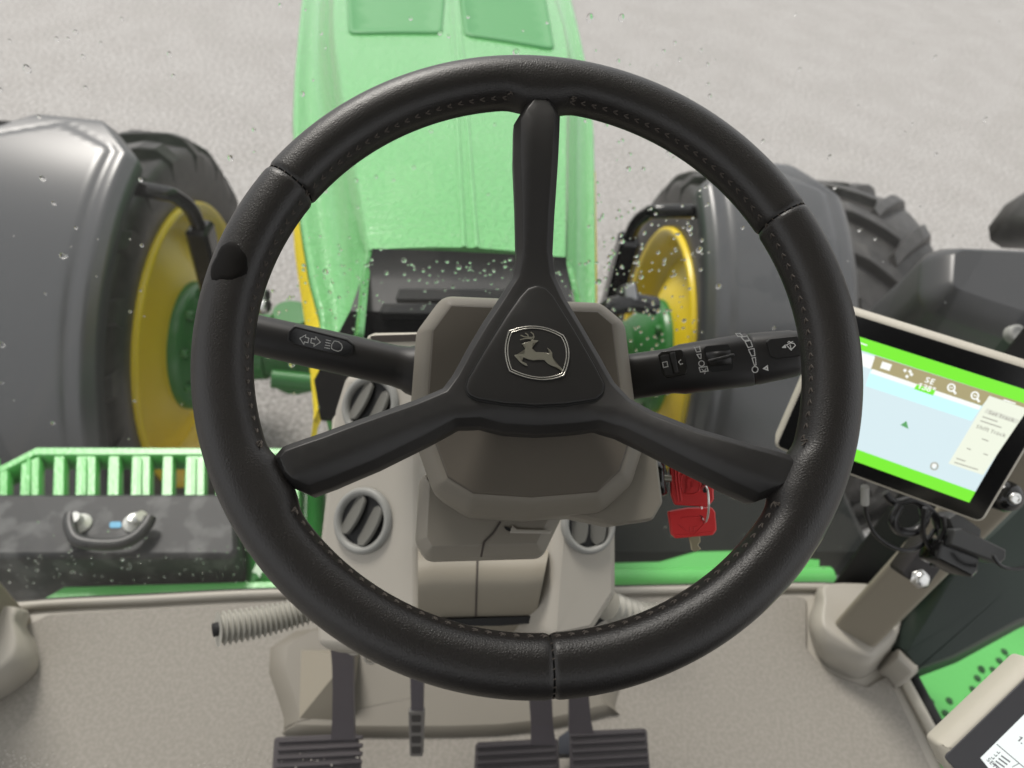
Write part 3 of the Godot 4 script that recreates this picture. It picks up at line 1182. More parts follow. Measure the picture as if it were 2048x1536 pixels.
	for q in [[1861, 1404], [1877, 1452], [1890, 1427], [1898, 1402], [1937, 1401], [1945, 1379], [1954, 1357], [1962, 1338], [1985, 1340], [1998, 1322], [1962, 1340], [2008, 1304], [1925, 1421], [1910, 1440], [2020, 1318], [1977, 1362], [1967, 1384]]:
		s = Sh.new()
		s.lathe(Transform3D(fp.basis, on_y(q[0], q[1], 1.4795)), PackedVector2Array([Vector2(0.0065, -0.002), Vector2(0.0065, 0.0028), Vector2(0.004, 0.003)]), 12)
		obj("grip_hole", s, mat("hole_green", 0.012, 0.07, 0.016, 0.6) if not M.has("hole_green") else M.hole_green, pf)
	s = Sh.new()
	var f5 := frame_n(deep(1930, 1250, 1.22), -fwd + rgt * -0.3 + upv * 0.1, upv)
	plate(s, f5, rounded(met(f5, [1785, 1300, 1900, 1120, 2060, 960, 2300, 950, 2300, 1160, 2048, 1262, 1920, 1332, 1825, 1368]), 0.02), [[0, -0.05], [0, -0.02], [0.02, 0]])
	tag(obj("door_panel", s, mat("dark_panel", 0.018, 0.028, 0.023, 0.3)), "dark green-grey panel outside, between post and perforated platform", "panel")


# ---------------------------------------------------------------- posts

func build_pillars() -> void:
	var t := thing("cab_post", "beige square cab post rising from a moulded boot behind the tablet", "post", on_y(1715, 1270, FLOOR))
	var base := on_floor([1660, 1252, 1743, 1300, 1785, 1258], 1.68)
	var q := PackedVector3Array([base[0], base[1], base[2], base[0] + base[2] - base[1]])
	var p := PackedVector2Array()
	for b in q:
		p.append(Vector2(b.x, -b.z))
	p = rounded(p, 0.012, 5)
	var s := Sh.new()
	var rows := []
	for k in 8:
		var h := 1.78 * k / 7.0 - 0.08
		var r := PackedVector3Array()
		for e in p:
			r.append(Vector3(e.x + 0.02 * h, 1.68 + h, -e.y - 0.03 * h))
		rows.append(r)
	loft(s, rows)
	obj("post_tube", s, M.olive_beige, t)
	s = Sh.new()
	var lo := on_floor([1650, 1172, 1626, 1210, 1617, 1255, 1640, 1318, 1680, 1346, 1718, 1357, 1750, 1340, 1800, 1285, 1795, 1200], FLOOR)
	var mid := on_floor([1652, 1172, 1630, 1210, 1622, 1255, 1644, 1305, 1684, 1330, 1720, 1340, 1752, 1326, 1800, 1280, 1795, 1200], FLOOR + 0.03)
	var hi := on_floor([1658, 1168, 1646, 1205, 1642, 1243, 1655, 1266, 1695, 1293, 1738, 1314, 1758, 1303, 1797, 1258, 1790, 1180], FLOOR + 0.085)
	var hi2 := on_floor([1662, 1170, 1652, 1205, 1649, 1241, 1660, 1259, 1698, 1284, 1737, 1304, 1754, 1294, 1790, 1256, 1784, 1182], FLOOR + 0.087)
	loft(s, [lo, mid, hi, hi2].map(func(r): return round_loop(r)), true, true)
	obj("moulded_boot", s, M.beige, t)
	s = Sh.new()
	var fw := flat(FLOOR)
	plate(s, fw, rounded(met(fw, [1756, 1345, 1765, 1310, 1800, 1262, 1830, 1275, 1822, 1300, 1806, 1372, 1790, 1378]), 0.008), [[0, 0.0], [0.002, 0.055], [0.006, 0.06]])
	obj("boot_wing", s, M.beige, t)
	# black plate with a hex bolt on the post
	var pl := thing("mounting_plate", "black bracket plate bolted to the beige post under the cables", "bracket plate", deep(1835, 1150, 0.9))
	var fp := frame_n(deep(1835, 1150, 0.915), -fwd + rgt * -0.05 + upv * -0.05, upv + rgt * 0.9)
	s = Sh.new()
	plate(s, fp, rounded(met(fp, [1802, 1150, 1853, 1180, 1905, 1105, 1860, 1070]), 0.006), [[0, -0.035], [0, -0.0015], [0.0015, 0]])
	obj("plate", s, mat("plate_black", 0.011, 0.008, 0.008, 0.5), pl)
	s = Sh.new()
	s.lathe(Transform3D(fp.basis, fp * Vector3(met(fp, [1839, 1157])[0].x, met(fp, [1839, 1157])[0].y, 0)), PackedVector2Array([Vector2(0.0125, 0), Vector2(0.0125, 0.002), Vector2(0.0095, 0.0025), Vector2(0.0095, 0.008), Vector2(0.008, 0.0095), Vector2(0.002, 0.0095)]), 6)
	obj("hex_bolt", s, M.bright_metal, pl)
	# black trim between floor and door
	s = Sh.new()
	var tr := on_floor([1800, 1262, 1812, 1330, 1850, 1408, 1905, 1510, 1990, 1680], FLOOR)
	s.tube(smooth_path(tr, 4), 0.014, 8)
	tag(obj("door_seal", s, M.deep_black), "black rubber door seal along the floor's edge", "seal")
	s = Sh.new()
	var tr2 := on_floor([1795, 1345, 1840, 1428, 1890, 1525, 1960, 1680], FLOOR)
	for i in tr2.size():
		tr2[i].y += 0.006
	s.tube(smooth_path(tr2, 4), 0.010, 8)
	tag(obj("sill_strip", s, M.beige_light), "pale beige trim strip beside the door seal", "trim strip")
	# the other post's boot, at the far side of the mat
	t = thing("cab_post", "foot of the other cab post, with its moulded boot at the toolbox end", "post", on_y(0, 1300, FLOOR))
	s = Sh.new()
	lo = on_floor([38, 1216, 56, 1258, 76, 1290, 80, 1330, 62, 1362, 0, 1404, -120, 1450, -200, 1250], FLOOR)
	mid = on_floor([34, 1214, 50, 1256, 66, 1288, 70, 1322, 54, 1350, -6, 1390, -120, 1430, -200, 1250], FLOOR + 0.03)
	hi = on_floor([18, 1212, 28, 1240, 36, 1275, 34, 1300, 20, 1325, -20, 1352, -120, 1390, -200, 1240], FLOOR + 0.085)
	hi2 = on_floor([10, 1212, 20, 1240, 27, 1275, 26, 1297, 12, 1318, -24, 1344, -120, 1380, -200, 1240], FLOOR + 0.087)
	loft(s, [lo, mid, hi, hi2].map(func(r): r.reverse(); return round_loop(r)), true, true)
	obj("moulded_boot", s, M.beige, t)
	s = Sh.new()
	var b0 := on_y(-40, 1270, 1.68)
	rows = []
	for k in 6:
		var h := 1.78 * k / 5.0 - 0.08
		var r := PackedVector3Array()
		for e in rounded(PackedVector2Array([Vector2(-0.05, -0.05), Vector2(0.05, -0.05), Vector2(0.05, 0.05), Vector2(-0.05, 0.05)]), 0.012, 4):
			r.append(Vector3(b0.x - 0.03 + e.x - 0.05 * h, 1.68 + h, b0.z - 0.02 - e.y - 0.03 * h))
		rows.append(r)
	loft(s, rows)
	obj("post_tube", s, M.olive_beige, t)

func round_loop(r: PackedVector3Array) -> PackedVector3Array:     # a closed run of points made smooth; counter-clockwise from above
	var out := PackedVector3Array()
	var n := r.size()
	var area := 0.0
	for i in n:
		var a := r[i]
		var b := r[(i + 1) % n]
		area += a.x * -b.z - b.x * -a.z
	if area < 0:
		r.reverse()
	for i in n:
		for k in 4:
			out.append(r[i].cubic_interpolate(r[(i + 1) % n], r[(i - 1 + n) % n], r[(i + 2) % n], k / 4.0))
	return out


# ---------------------------------------------------------------- console with air vents

func vent(parent: Node3D, fr: Transform3D, u: float, v: float, r: float, slant: float) -> void:
	var c := met(fr, [u, v])[0]
	var t := Transform3D(fr.basis, fr * Vector3(c.x, c.y, 0))
	var s := Sh.new()
	s.lathe(t, PackedVector2Array([Vector2(r * 1.06, -0.002), Vector2(r * 1.06, 0.002), Vector2(r * 1.02, 0.0055), Vector2(r * 0.95, 0.007), Vector2(r * 0.86, 0.0065), Vector2(r * 0.79, 0.003), Vector2(r * 0.77, -0.004)]), 48, false)
	var o := obj("air_vent", s, M.vent_grey, parent)
	s = Sh.new()
	s.lathe(t, PackedVector2Array([Vector2(r * 0.8, 0.0005), Vector2(r * 0.1, 0.0008)]), 32)
	obj("vent_throat", s, M.deep_black, o)
	# two lens-shaped flaps turned on the slant
	var b := t * Transform3D(Basis(Vector3(0, 0, 1), slant), Vector3.ZERO)
	for k in [-1.0, 1.0]:
		s = Sh.new()
		var p := PackedVector2Array()
		var len: float = r * 0.76
		for i in 13:
			var f := lerpf(-1, 1, i / 12.0)
			p.append(Vector2(len * 0.96 * f, r * 0.40 * sqrt(maxf(0.0, 1.0 - f * f * 0.96)) + 0.0002))
		for i in range(1, 12):
			var f := lerpf(1, -1, i / 12.0)
			p.append(Vector2(len * 0.96 * f, -r * 0.30 * sqrt(maxf(0.0, 1.0 - f * f * 0.96))))
		var bb := b * Transform3D(Basis(Vector3(1, 0, 0), -0.45), Vector3(0, r * 0.36 * k, 0.0035))
		plate(s, bb, p, [[0.0004, -0.003], [0, -0.0022], [0, 0.0002], [0.0007, 0.0010]])
		obj("vent_flap", s, M.flap_grey, o)

func build_console() -> void:
	var t := thing("dashboard_console", "beige console with round air vents either side of the steering column", "console", deep(950, 1200, 0.8))
	var s := Sh.new()
	var n1 := -fwd * 0.93 - rgt * 0.36 + upv * 0.17
	var f1 := frame_n(deep(727, 1040, 0.78), n1, upv)
	var p := met(f1, [690, 750, 838, 746, 838, 1312, 632, 1294, 634, 1120, 668, 820])
	plate(s, f1, rounded(p, 0.012), [[-0.012, -0.11], [-0.010, -0.03], [-0.004, -0.012], [0, -0.004], [0.004, -0.0008], [0.008, 0]])
	obj("vent_panel", s, M.beige, t)
	vent(t, f1, 727, 1041, 0.0345, 1.1)
	vent(t, f1, 742, 812, 0.0345, 1.1)
	s = Sh.new()
	p = met(f1, [640, 835, 662, 800, 662, 960, 634, 1000])
	plate(s, f1, rounded(p, 0.004), [[0, -0.12], [0, -0.024], [0.003, -0.02]])
	obj("side_cheek", s, M.beige_light, t)
	var n2 := -fwd * 0.93 + rgt * 0.30 + upv * 0.17
	var f2 := frame_n(deep(1175, 1100, 0.74), n2, upv)
	s = Sh.new()
	p = met(f2, [1116, 1000, 1238, 1010, 1239, 1190, 1190, 1268, 1092, 1290])
	plate(s, f2, rounded(p, 0.014), [[-0.012, -0.12], [-0.008, -0.04], [0, -0.012], [0.004, -0.003], [0.010, 0]])
	obj("vent_panel", s, M.beige, t)
	vent(t, f2, 1176, 1050, 0.0285, 1.5)
	# strips between panels and column
	s = Sh.new()
	shell(s, [deeps([836, 1290, 0.80, 852, 1290, 0.80]), deeps([838, 800, 0.82, 853, 800, 0.82])], fwd * 0.02)
	obj("side_strip", s, M.vent_grey, t)
	s = Sh.new()
	shell(s, [deeps([1060, 1290, 0.79, 1092, 1290, 0.75]), deeps([1084, 1160, 0.79, 1108, 1160, 0.75]), deeps([1092, 1040, 0.80, 1114, 1040, 0.755])], fwd * 0.02)
	obj("side_strip", s, M.vent_grey, t)
	# body behind them and the tray at its top
	s = Sh.new()
	var fb := frame_n(deep(950, 900, 0.88), -fwd, upv)
	plate(s, fb, met(fb, [700, 760, 1225, 700, 1225, 1230, 1150, 1280, 690, 1280]), [[0, -0.06], [0, 0.0]])
	obj("console_core", s, M.deep_black, t)
	s = Sh.new()
	var ft := frame_n(deep(780, 690, 0.70), -fwd, upv)
	plate(s, ft, rounded(met(ft, [728, 712, 734, 672, 748, 666, 860, 664, 860, 745, 730, 745]), 0.004), [[0, -0.05], [0, -0.003], [0.002, 0]])
	obj("tray", s, M.beige_light, t)
	s = Sh.new()
	plate(s, ft, met(ft, [741, 672, 836, 668, 836, 683, 744, 685]), [[0, 0.0], [0, 0.0008]])
	obj("tray_slot", s, mat("slot_brown", 0.06, 0.05, 0.042, 0.7), t)
	# lower lip under the curved cover
	s = Sh.new()
	var fl := frame_n(deep(1000, 1262, 0.80), -fwd, upv)
	plate(s, fl, met(fl, [840, 1240, 1072, 1246, 1066, 1300, 840, 1300]), [[0, -0.03], [0, -0.003], [0.003, 0]])
	obj("lower_lip", s, M.olive_beige, t)
	# little hooks hanging under the left corner
	for q in [[708, 1300], [742, 1318]]:
		s = Sh.new()
		var ring := PackedVector3Array()
		for k in 13:
			var a := lerpf(-0.3, PI * 1.15, k / 12.0)
			ring.append(deep(q[0] + 12 * cos(a), q[1] - 4 + 12 * sin(a), 0.84))
		s.tube(ring, 0.0022, 8)
		obj("wire_hook", s, M.beige, t)
	# corrugated hoses
	make_hose("grey corrugated air hose with a black end plug, beside the pedals' toolbox side", deep(650, 1208, 0.90), deep(436, 1258, 0.84), 0.0195, 20, true)
	make_hose("short grey corrugated air hose leaving the console under the green sill", deep(1215, 1210, 0.88), deep(1372, 1232, 0.93), 0.0195, 11, false)

func make_hose(label: String, a: Vector3, b: Vector3, r: float, n: int, plug: bool) -> void:
	var t := thing("corrugated_hose", label, "hose", a, "corrugated hoses at the console")
	var s := Sh.new()
	var path := PackedVector3Array()
	var rad := PackedFloat32Array()
	for i in n * 8 + 1:
		var f := i / float(n * 8)
		var p := a.lerp(b, f)
		p.y -= 0.018 * sin(PI * f) * (0.4 if plug else 1.0)
		path.append(p)
		rad.append(r * (0.87 + 0.13 * cos(TAU * n * f) + 0.03 * cos(TAU * 2 * n * f)) * lerpf(0.92, 1.0, f))
	s.tube(path, rad, 24)
	obj("hose", s, M.vent_grey if false else M.hose_grey if M.has("hose_grey") else mat("hose_grey", 0.36, 0.35, 0.31, 0.5), t)
	if plug:
		s = Sh.new()
		var d := (b - a).normalized()
		s.tube(PackedVector3Array([b - d * 0.002, b + d * 0.006, b + d * 0.0065]), PackedFloat32Array([0.008, 0.008, 0.005]), 14)
		obj("end_plug", s, M.deep_black, t)


# ---------------------------------------------------------------- pedals

func make_pedal(called: String, label: String, pad: Array, arm: Array, y: float, tilt: float, grp := "") -> void:
	var c := on_y((pad[0] + pad[2]) / 2.0, (pad[1] + pad[5]) / 2.0, y)
	var t := thing(called, label, "pedal", c, grp)
	var fr := frame_n(c, Vector3(0, cos(tilt), sin(tilt)), Vector3(0, sin(tilt), -cos(tilt)))
	var s := Sh.new()
	var p := met(fr, pad)
	plate(s, fr, rounded(p, 0.006), [[0, -0.012], [0, -0.002], [0.002, 0]])
	var body := obj("pad", s, M.pedal_rubber, t)
	# raised ribs across the rubber
	var lo := p[0]
	var hi := p[0]
	for q in p:
		lo = lo.min(q)
		hi = hi.max(q)
	var n := int((hi.y - lo.y) / 0.0105)
	for k in n:
		s = Sh.new()
		var yy := hi.y - 0.006 - k * 0.0105
		plate(s, fr, rounded(PackedVector2Array([Vector2(lo.x + 0.007, yy - 0.003), Vector2(hi.x - 0.005, yy - 0.003), Vector2(hi.x - 0.005, yy + 0.003), Vector2(lo.x + 0.007, yy + 0.003)]), 0.001, 2), [[0, -0.001], [0.0004, 0.003], [0.0014, 0.004]])
		obj("rib", s, M.pedal_rubber, body)
	s = Sh.new()
	var rows := []
	for i in range(0, arm.size(), 4):
		var a := deep(arm[i], arm[i + 1], arm[i + 3])
		var b := deep(arm[i + 2], arm[i + 1], arm[i + 3])
		rows.append(PackedVector3Array([b, b + fwd * 0.012, a + fwd * 0.012, a]))
	s.sg(-1)
	s.grid(rows, false, true)
	s.fan(rows[0], true)
	s.fan(rows[-1])
	obj("arm", s, M.pedal_arm, t)

func build_pedals() -> void:
	var y := 1.685
	# moulded hump behind the pedals
	var s := Sh.new()
	var lo := on_floor([590, 1262, 566, 1440, 574, 1462, 600, 1474, 1000, 1474, 1222, 1432, 1232, 1415, 1205, 1262], FLOOR + 0.006)
	var mid := on_floor([600, 1262, 578, 1432, 584, 1452, 606, 1462, 1000, 1460, 1212, 1422, 1220, 1405, 1198, 1262], FLOOR + 0.018)
	var hi := on_floor([622, 1262, 598, 1425, 606, 1440, 626, 1450, 1000, 1448, 1195, 1412, 1200, 1392, 1180, 1262], FLOOR + 0.022)
	loft(s, [lo, mid, hi].map(func(r): return round_loop(r)), false, false)
	s.sg(2)
	var top := round_loop(on_floor([622, 1262, 598, 1425, 606, 1440, 626, 1450, 1000, 1448, 1195, 1412, 1200, 1392, 1180, 1262], FLOOR + 0.022))
	s.fan(top)
	var hump := obj("floor_tunnel", s, mat("hump_olive", 0.165, 0.15, 0.122, 0.55))
	tag(hump, "olive beige moulded floor hump behind the pedals", "floor hump")
	s = Sh.new()
	var w0 := on_floor([600, 1300, 596, 1440, 700, 1445, 720, 1300], FLOOR + 0.02)
	var wa := w0[0] + Vector3(0.0, 0.16, -0.04)
	s.sg(-1)
	var wb := on_y(700, 1312, FLOOR + 0.10)
	s.tri(w0[1], wb, w0[0])
	s.tri(w0[1], w0[2], wb)
	s.tri(w0[2], w0[3], wb)
	s.tri(w0[3], w0[0], wb)
	obj("side_gusset", s, M.olive_beige, hump)
	make_pedal("clutch_pedal", "ribbed dark rubber pedal standing alone, flecked with grit", [548, 1474, 716, 1466, 728, 1600, 540, 1605], [662, 1480, 708, 0.985, 664, 1440, 707, 0.975, 665, 1380, 706, 0.95, 664, 1330, 706, 0.93, 660, 1285, 706, 0.91], y, 0.22)
	make_pedal("brake_pedal", "ribbed dark rubber pedal, the lower one of the close pair", [952, 1484, 1116, 1476, 1124, 1600, 946, 1608], [1062, 1490, 1112, 0.985, 1062, 1450, 1106, 0.975, 1058, 1395, 1104, 0.95, 1056, 1330, 1102, 0.93], y, 0.22, "brake pedals side by side")
	make_pedal("brake_pedal", "ribbed dark rubber pedal, the higher one of the close pair", [1142, 1462, 1294, 1456, 1306, 1600, 1142, 1606], [1138, 1468, 1188, 0.97, 1138, 1440, 1182, 0.96, 1138, 1395, 1178, 0.94, 1138, 1330, 1176, 0.92], y + 0.012, 0.22, "brake pedals side by side")
	# pale grit on the rubber and on the mat
	var mm := MultiMesh.new()
	mm.transform_format = MultiMesh.TRANSFORM_3D
	var chip := Sh.new()
	chip.box(Transform3D(), Vector3(0.0022, 0.0012, 0.0016), 0.0004)
	mm.mesh = chip.done()
	var at: Array[Vector3] = []
	for k in 46:
		at.append(on_y(rng.randf_range(556, 716), rng.randfn(1512, 16), y + 0.0045 + rng.randf_range(-0.003, 0.0)))
	for k in 90:
		at.append(on_y(rng.randfn(40, 55), 1540 - absf(rng.randfn(0, 22)), FLOOR + 0.0085))
	for k in 50:
		at.append(on_y(rng.randf_range(380, 560), 1540 - absf(rng.randfn(0, 20)), FLOOR + 0.0085))
	mm.instance_count = at.size()
	for k in at.size():
		mm.set_instance_transform(k, Transform3D(Basis.from_euler(Vector3(rng.randf() * 6, rng.randf() * 6, rng.randf() * 6)).scaled(Vector3.ONE * rng.randf_range(0.3, 1.1)), at[k]))
	var go := MultiMeshInstance3D.new()
	go.name = numbered("grit")
	go.multimesh = mm
	go.material_override = mat("grit", 0.6, 0.57, 0.52, 0.8)
	add_child(go)
	tag(go, "pale grit scattered on the lone pedal and the mat's near corner", "grit", "", "stuff")
	s = Sh.new()
	plate(s, flat(y - 0.02), met(flat(y - 0.02), [1118, 1474, 1140, 1458, 1142, 1508, 1118, 1508]), [[0, -0.02], [0, 0]])
	tag(obj("pedal_latch", s, mat("latch_blue", 0.03, 0.034, 0.045, 0.4)), "dark latch joining the two close pedals", "latch")
	# slotted strap between the pedals
	var t := thing("slotted_strap", "narrow grey slotted bracket hanging between the pedals", "bracket", deep(832, 1440, 0.99))
	s = Sh.new()
	var f := frame_n(deep(832, 1400, 0.98), -fwd + upv * -0.2, upv)
	plate(s, f, met(f, [820, 1335, 848, 1335, 846, 1425, 822, 1425]), [[0, -0.01], [0, 0]])
	obj("strap_arm", s, M.pedal_arm, t)
	s = Sh.new()
	plate(s, f, rounded(met(f, [817, 1421, 849, 1421, 846, 1512, 820, 1512]), 0.003), [[0, -0.008], [0, 0.001], [0.001, 0.002]])
	obj("strap_plate", s, M.strap_grey if M.has("strap_grey") else mat("strap_grey", 0.17, 0.16, 0.15, 0.45), t)
	for k in 4:
		s = Sh.new()
		var v0 := 1428.0 + k * 21.0
		plate(s, f, rounded(met(f, [823, v0, 843, v0, 842, v0 + 14, 824, v0 + 14]), 0.002), [[0, 0.001], [0, 0.0024]])
		obj("strap_slot", s, mat("slot_dark", 0.05, 0.045, 0.042, 0.7) if not M.has("slot_dark") else M.slot_dark, t)


# ---------------------------------------------------------------- steering column

func build_column() -> void:
	var t := thing("steering_column", "brown-beige steering column shroud behind the wheel hub", "steering column", W * Vector3(0, -0.05, -0.1))
	var fr := W * Transform3D(Basis(), Vector3(0, 0, -0.070))
	var s := Sh.new()
	var out := met(fr, [832, 662, 885, 590, 1202, 604, 1251, 645, 1270, 800, 1292, 880, 1264, 968, 1204, 1024, 1060, 1036, 935, 1028, 866, 985, 818, 850], -0.012)
	var ro := rounded(out, 0.0145, 6)
	plate(s, fr, ro, [[0.004, -0.11], [0, -0.03], [0, -0.0145], [0.0006, -0.0125], [0.0020, -0.0098], [0.0048, -0.0055], [0.0080, -0.0020], [0.0102, -0.0006], [0.012, 0.0]])
	var sh := obj("shroud", s, M.column_beige, t)
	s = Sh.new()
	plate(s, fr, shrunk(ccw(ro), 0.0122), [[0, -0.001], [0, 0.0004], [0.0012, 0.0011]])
	obj("shroud_face_shade", s, M.column_face_shaded, sh)  # thin plate that carries the painted shade of the face
	# dark boss under the hub
	s = Sh.new()
	s.lathe(W * Transform3D(Basis(), Vector3(0, 0, -0.069)), PackedVector2Array([Vector2(0.030, 0), Vector2(0.030, 0.012), Vector2(0.038, 0.02), Vector2(0.038, 0.034)]), 32)
	obj("hub_boss", s, M.deep_black, t)
	# ignition housing on the key side
	s = Sh.new()
	var f2 := W * Transform3D(Basis(), Vector3(0, 0, -0.088))
	plate(s, f2, rounded(met(f2, [1240, 860, 1292, 882, 1314, 905, 1326, 1005, 1306, 1040, 1236, 1050, 1130, 1028, 1090, 980]), 0.005), [[0.002, -0.05], [0, -0.012], [0, -0.0016], [0.0016, 0]])
	obj("ignition_housing", s, M.column_beige, t)
	s = Sh.new()
	var lk := deep(1316, 957, 0.548)
	var lf := frame_n(lk, rgt * 0.93 - fwd * 0.3 + upv * 0.1, upv)
	s.lathe(lf, PackedVector2Array([Vector2(0.0138, -0.02), Vector2(0.0138, 0.003), Vector2(0.0128, 0.0055), Vector2(0.011, 0.006), Vector2(0.006, 0.0055)]), 28)
	obj("ignition_lock", s, M.gloss_black, t)
	# neck below the shroud, in facets
	s = Sh.new()
	var fn := W * Transform3D(Basis(), Vector3(0, 0, -0.150))
	var neck := met(fn, [838, 940, 1150, 980, 1088, 1110, 850, 1117, 830, 1080])
	plate(s, fn, rounded(neck, 0.0095, 5), [[0.0, -0.09], [-0.002, -0.03], [0, -0.010], [0.0002, -0.0096], [0.008, -0.0006], [0.0085, -0.0002], [0.009, 0]])
	var nk := obj("column_neck", s, M.column_beige, t)
	s = Sh.new()
	ribbon(s, fn, met(fn, [1001, 1043, 986, 1066, 968, 1084], 0.0006), 0.0016, 0.0006)
	ribbon(s, fn, met(fn, [968, 1084, 962, 1114], -0.001), 0.0016, 0.0006)
	obj("seam", s, M.slot_brown, nk)
	s = Sh.new()
	plate(s, fn, met(fn, [1008, 1053, 1020, 1056, 1024, 1064, 1012, 1060]), [[0, 0], [0, 0.0012]])
	obj("notch", s, M.deep_black, nk)
	s = Sh.new()
	plate(s, fn, met(fn, [1024, 1050, 1034, 1058, 1104, 1061, 1100, 1068, 1020, 1066]), [[0, 0], [0, 0.002], [0.0008, 0.0026]])
	obj("clip_ledge", s, M.beige, nk)
	# curved cover under the neck
	s = Sh.new()
	var rows := []
	for q in [[1262, 0.790], [1246, 0.762], [1225, 0.742], [1200, 0.728], [1170, 0.720], [1140, 0.722], [1115, 0.732], [1095, 0.748], [1070, 0.775]]:
		var r := PackedVector3Array()
		for k in 9:
			var f := k / 8.0
			r.append(deep(lerpf(836, lerpf(1066, 1104, (1262 - q[0]) / 190.0), f), q[0] - 6.0 * f * 0, q[1]))
		rows.append(r)
	shell(s, rows, fwd * 0.03)
	var cc := obj("curved_cover", s, M.olive_beige, t)
	s = Sh.new()
	var seam := PackedVector3Array()
	for q in [[1238, 0.752], [1225, 0.742], [1200, 0.728], [1170, 0.720], [1140, 0.722], [1118, 0.730]]:
		seam.append(deep(953 + (1180 - q[0]) * 0.03, q[0], q[1]))
	s.tube(seam, 0.0011, 6)
	obj("seam", s, M.slot_brown, cc)
	s = Sh.new()
	var fg := frame_n(deep(1000, 1246, 0.745), -fwd, upv)
	plate(s, fg, met(fg, [880, 1240, 1074, 1232, 1072, 1246, 1000, 1252, 900, 1252]), [[0, -0.02], [0, 0]])
	obj("shadow_gap", s, M.deep_black, cc)


# ---------------------------------------------------------------- stalks

func barrel(s: Sh, a: Vector3, b: Vector3, stations: Array, flatn := 2.6) -> void:   # stations: (share of the way, half height, half depth); a softly squared bar
	var x := (b - a).normalized()
	var z := (-fwd - x * (-fwd).dot(x)).normalized()
	var y := z.cross(x)
	var rows := []
	for st in stations:
		var ring := PackedVector3Array()
		for k in 28:
			var an := TAU * k / 28
			var c := cos(an)
			var d := sin(an)
			ring.append(a.lerp(b, st[0]) + y * st[1] * signf(c) * pow(absf(c), 2.0 / flatn) + z * st[2] * signf(d) * pow(absf(d), 2.0 / flatn))
		rows.append(ring)
	loft(s, rows)

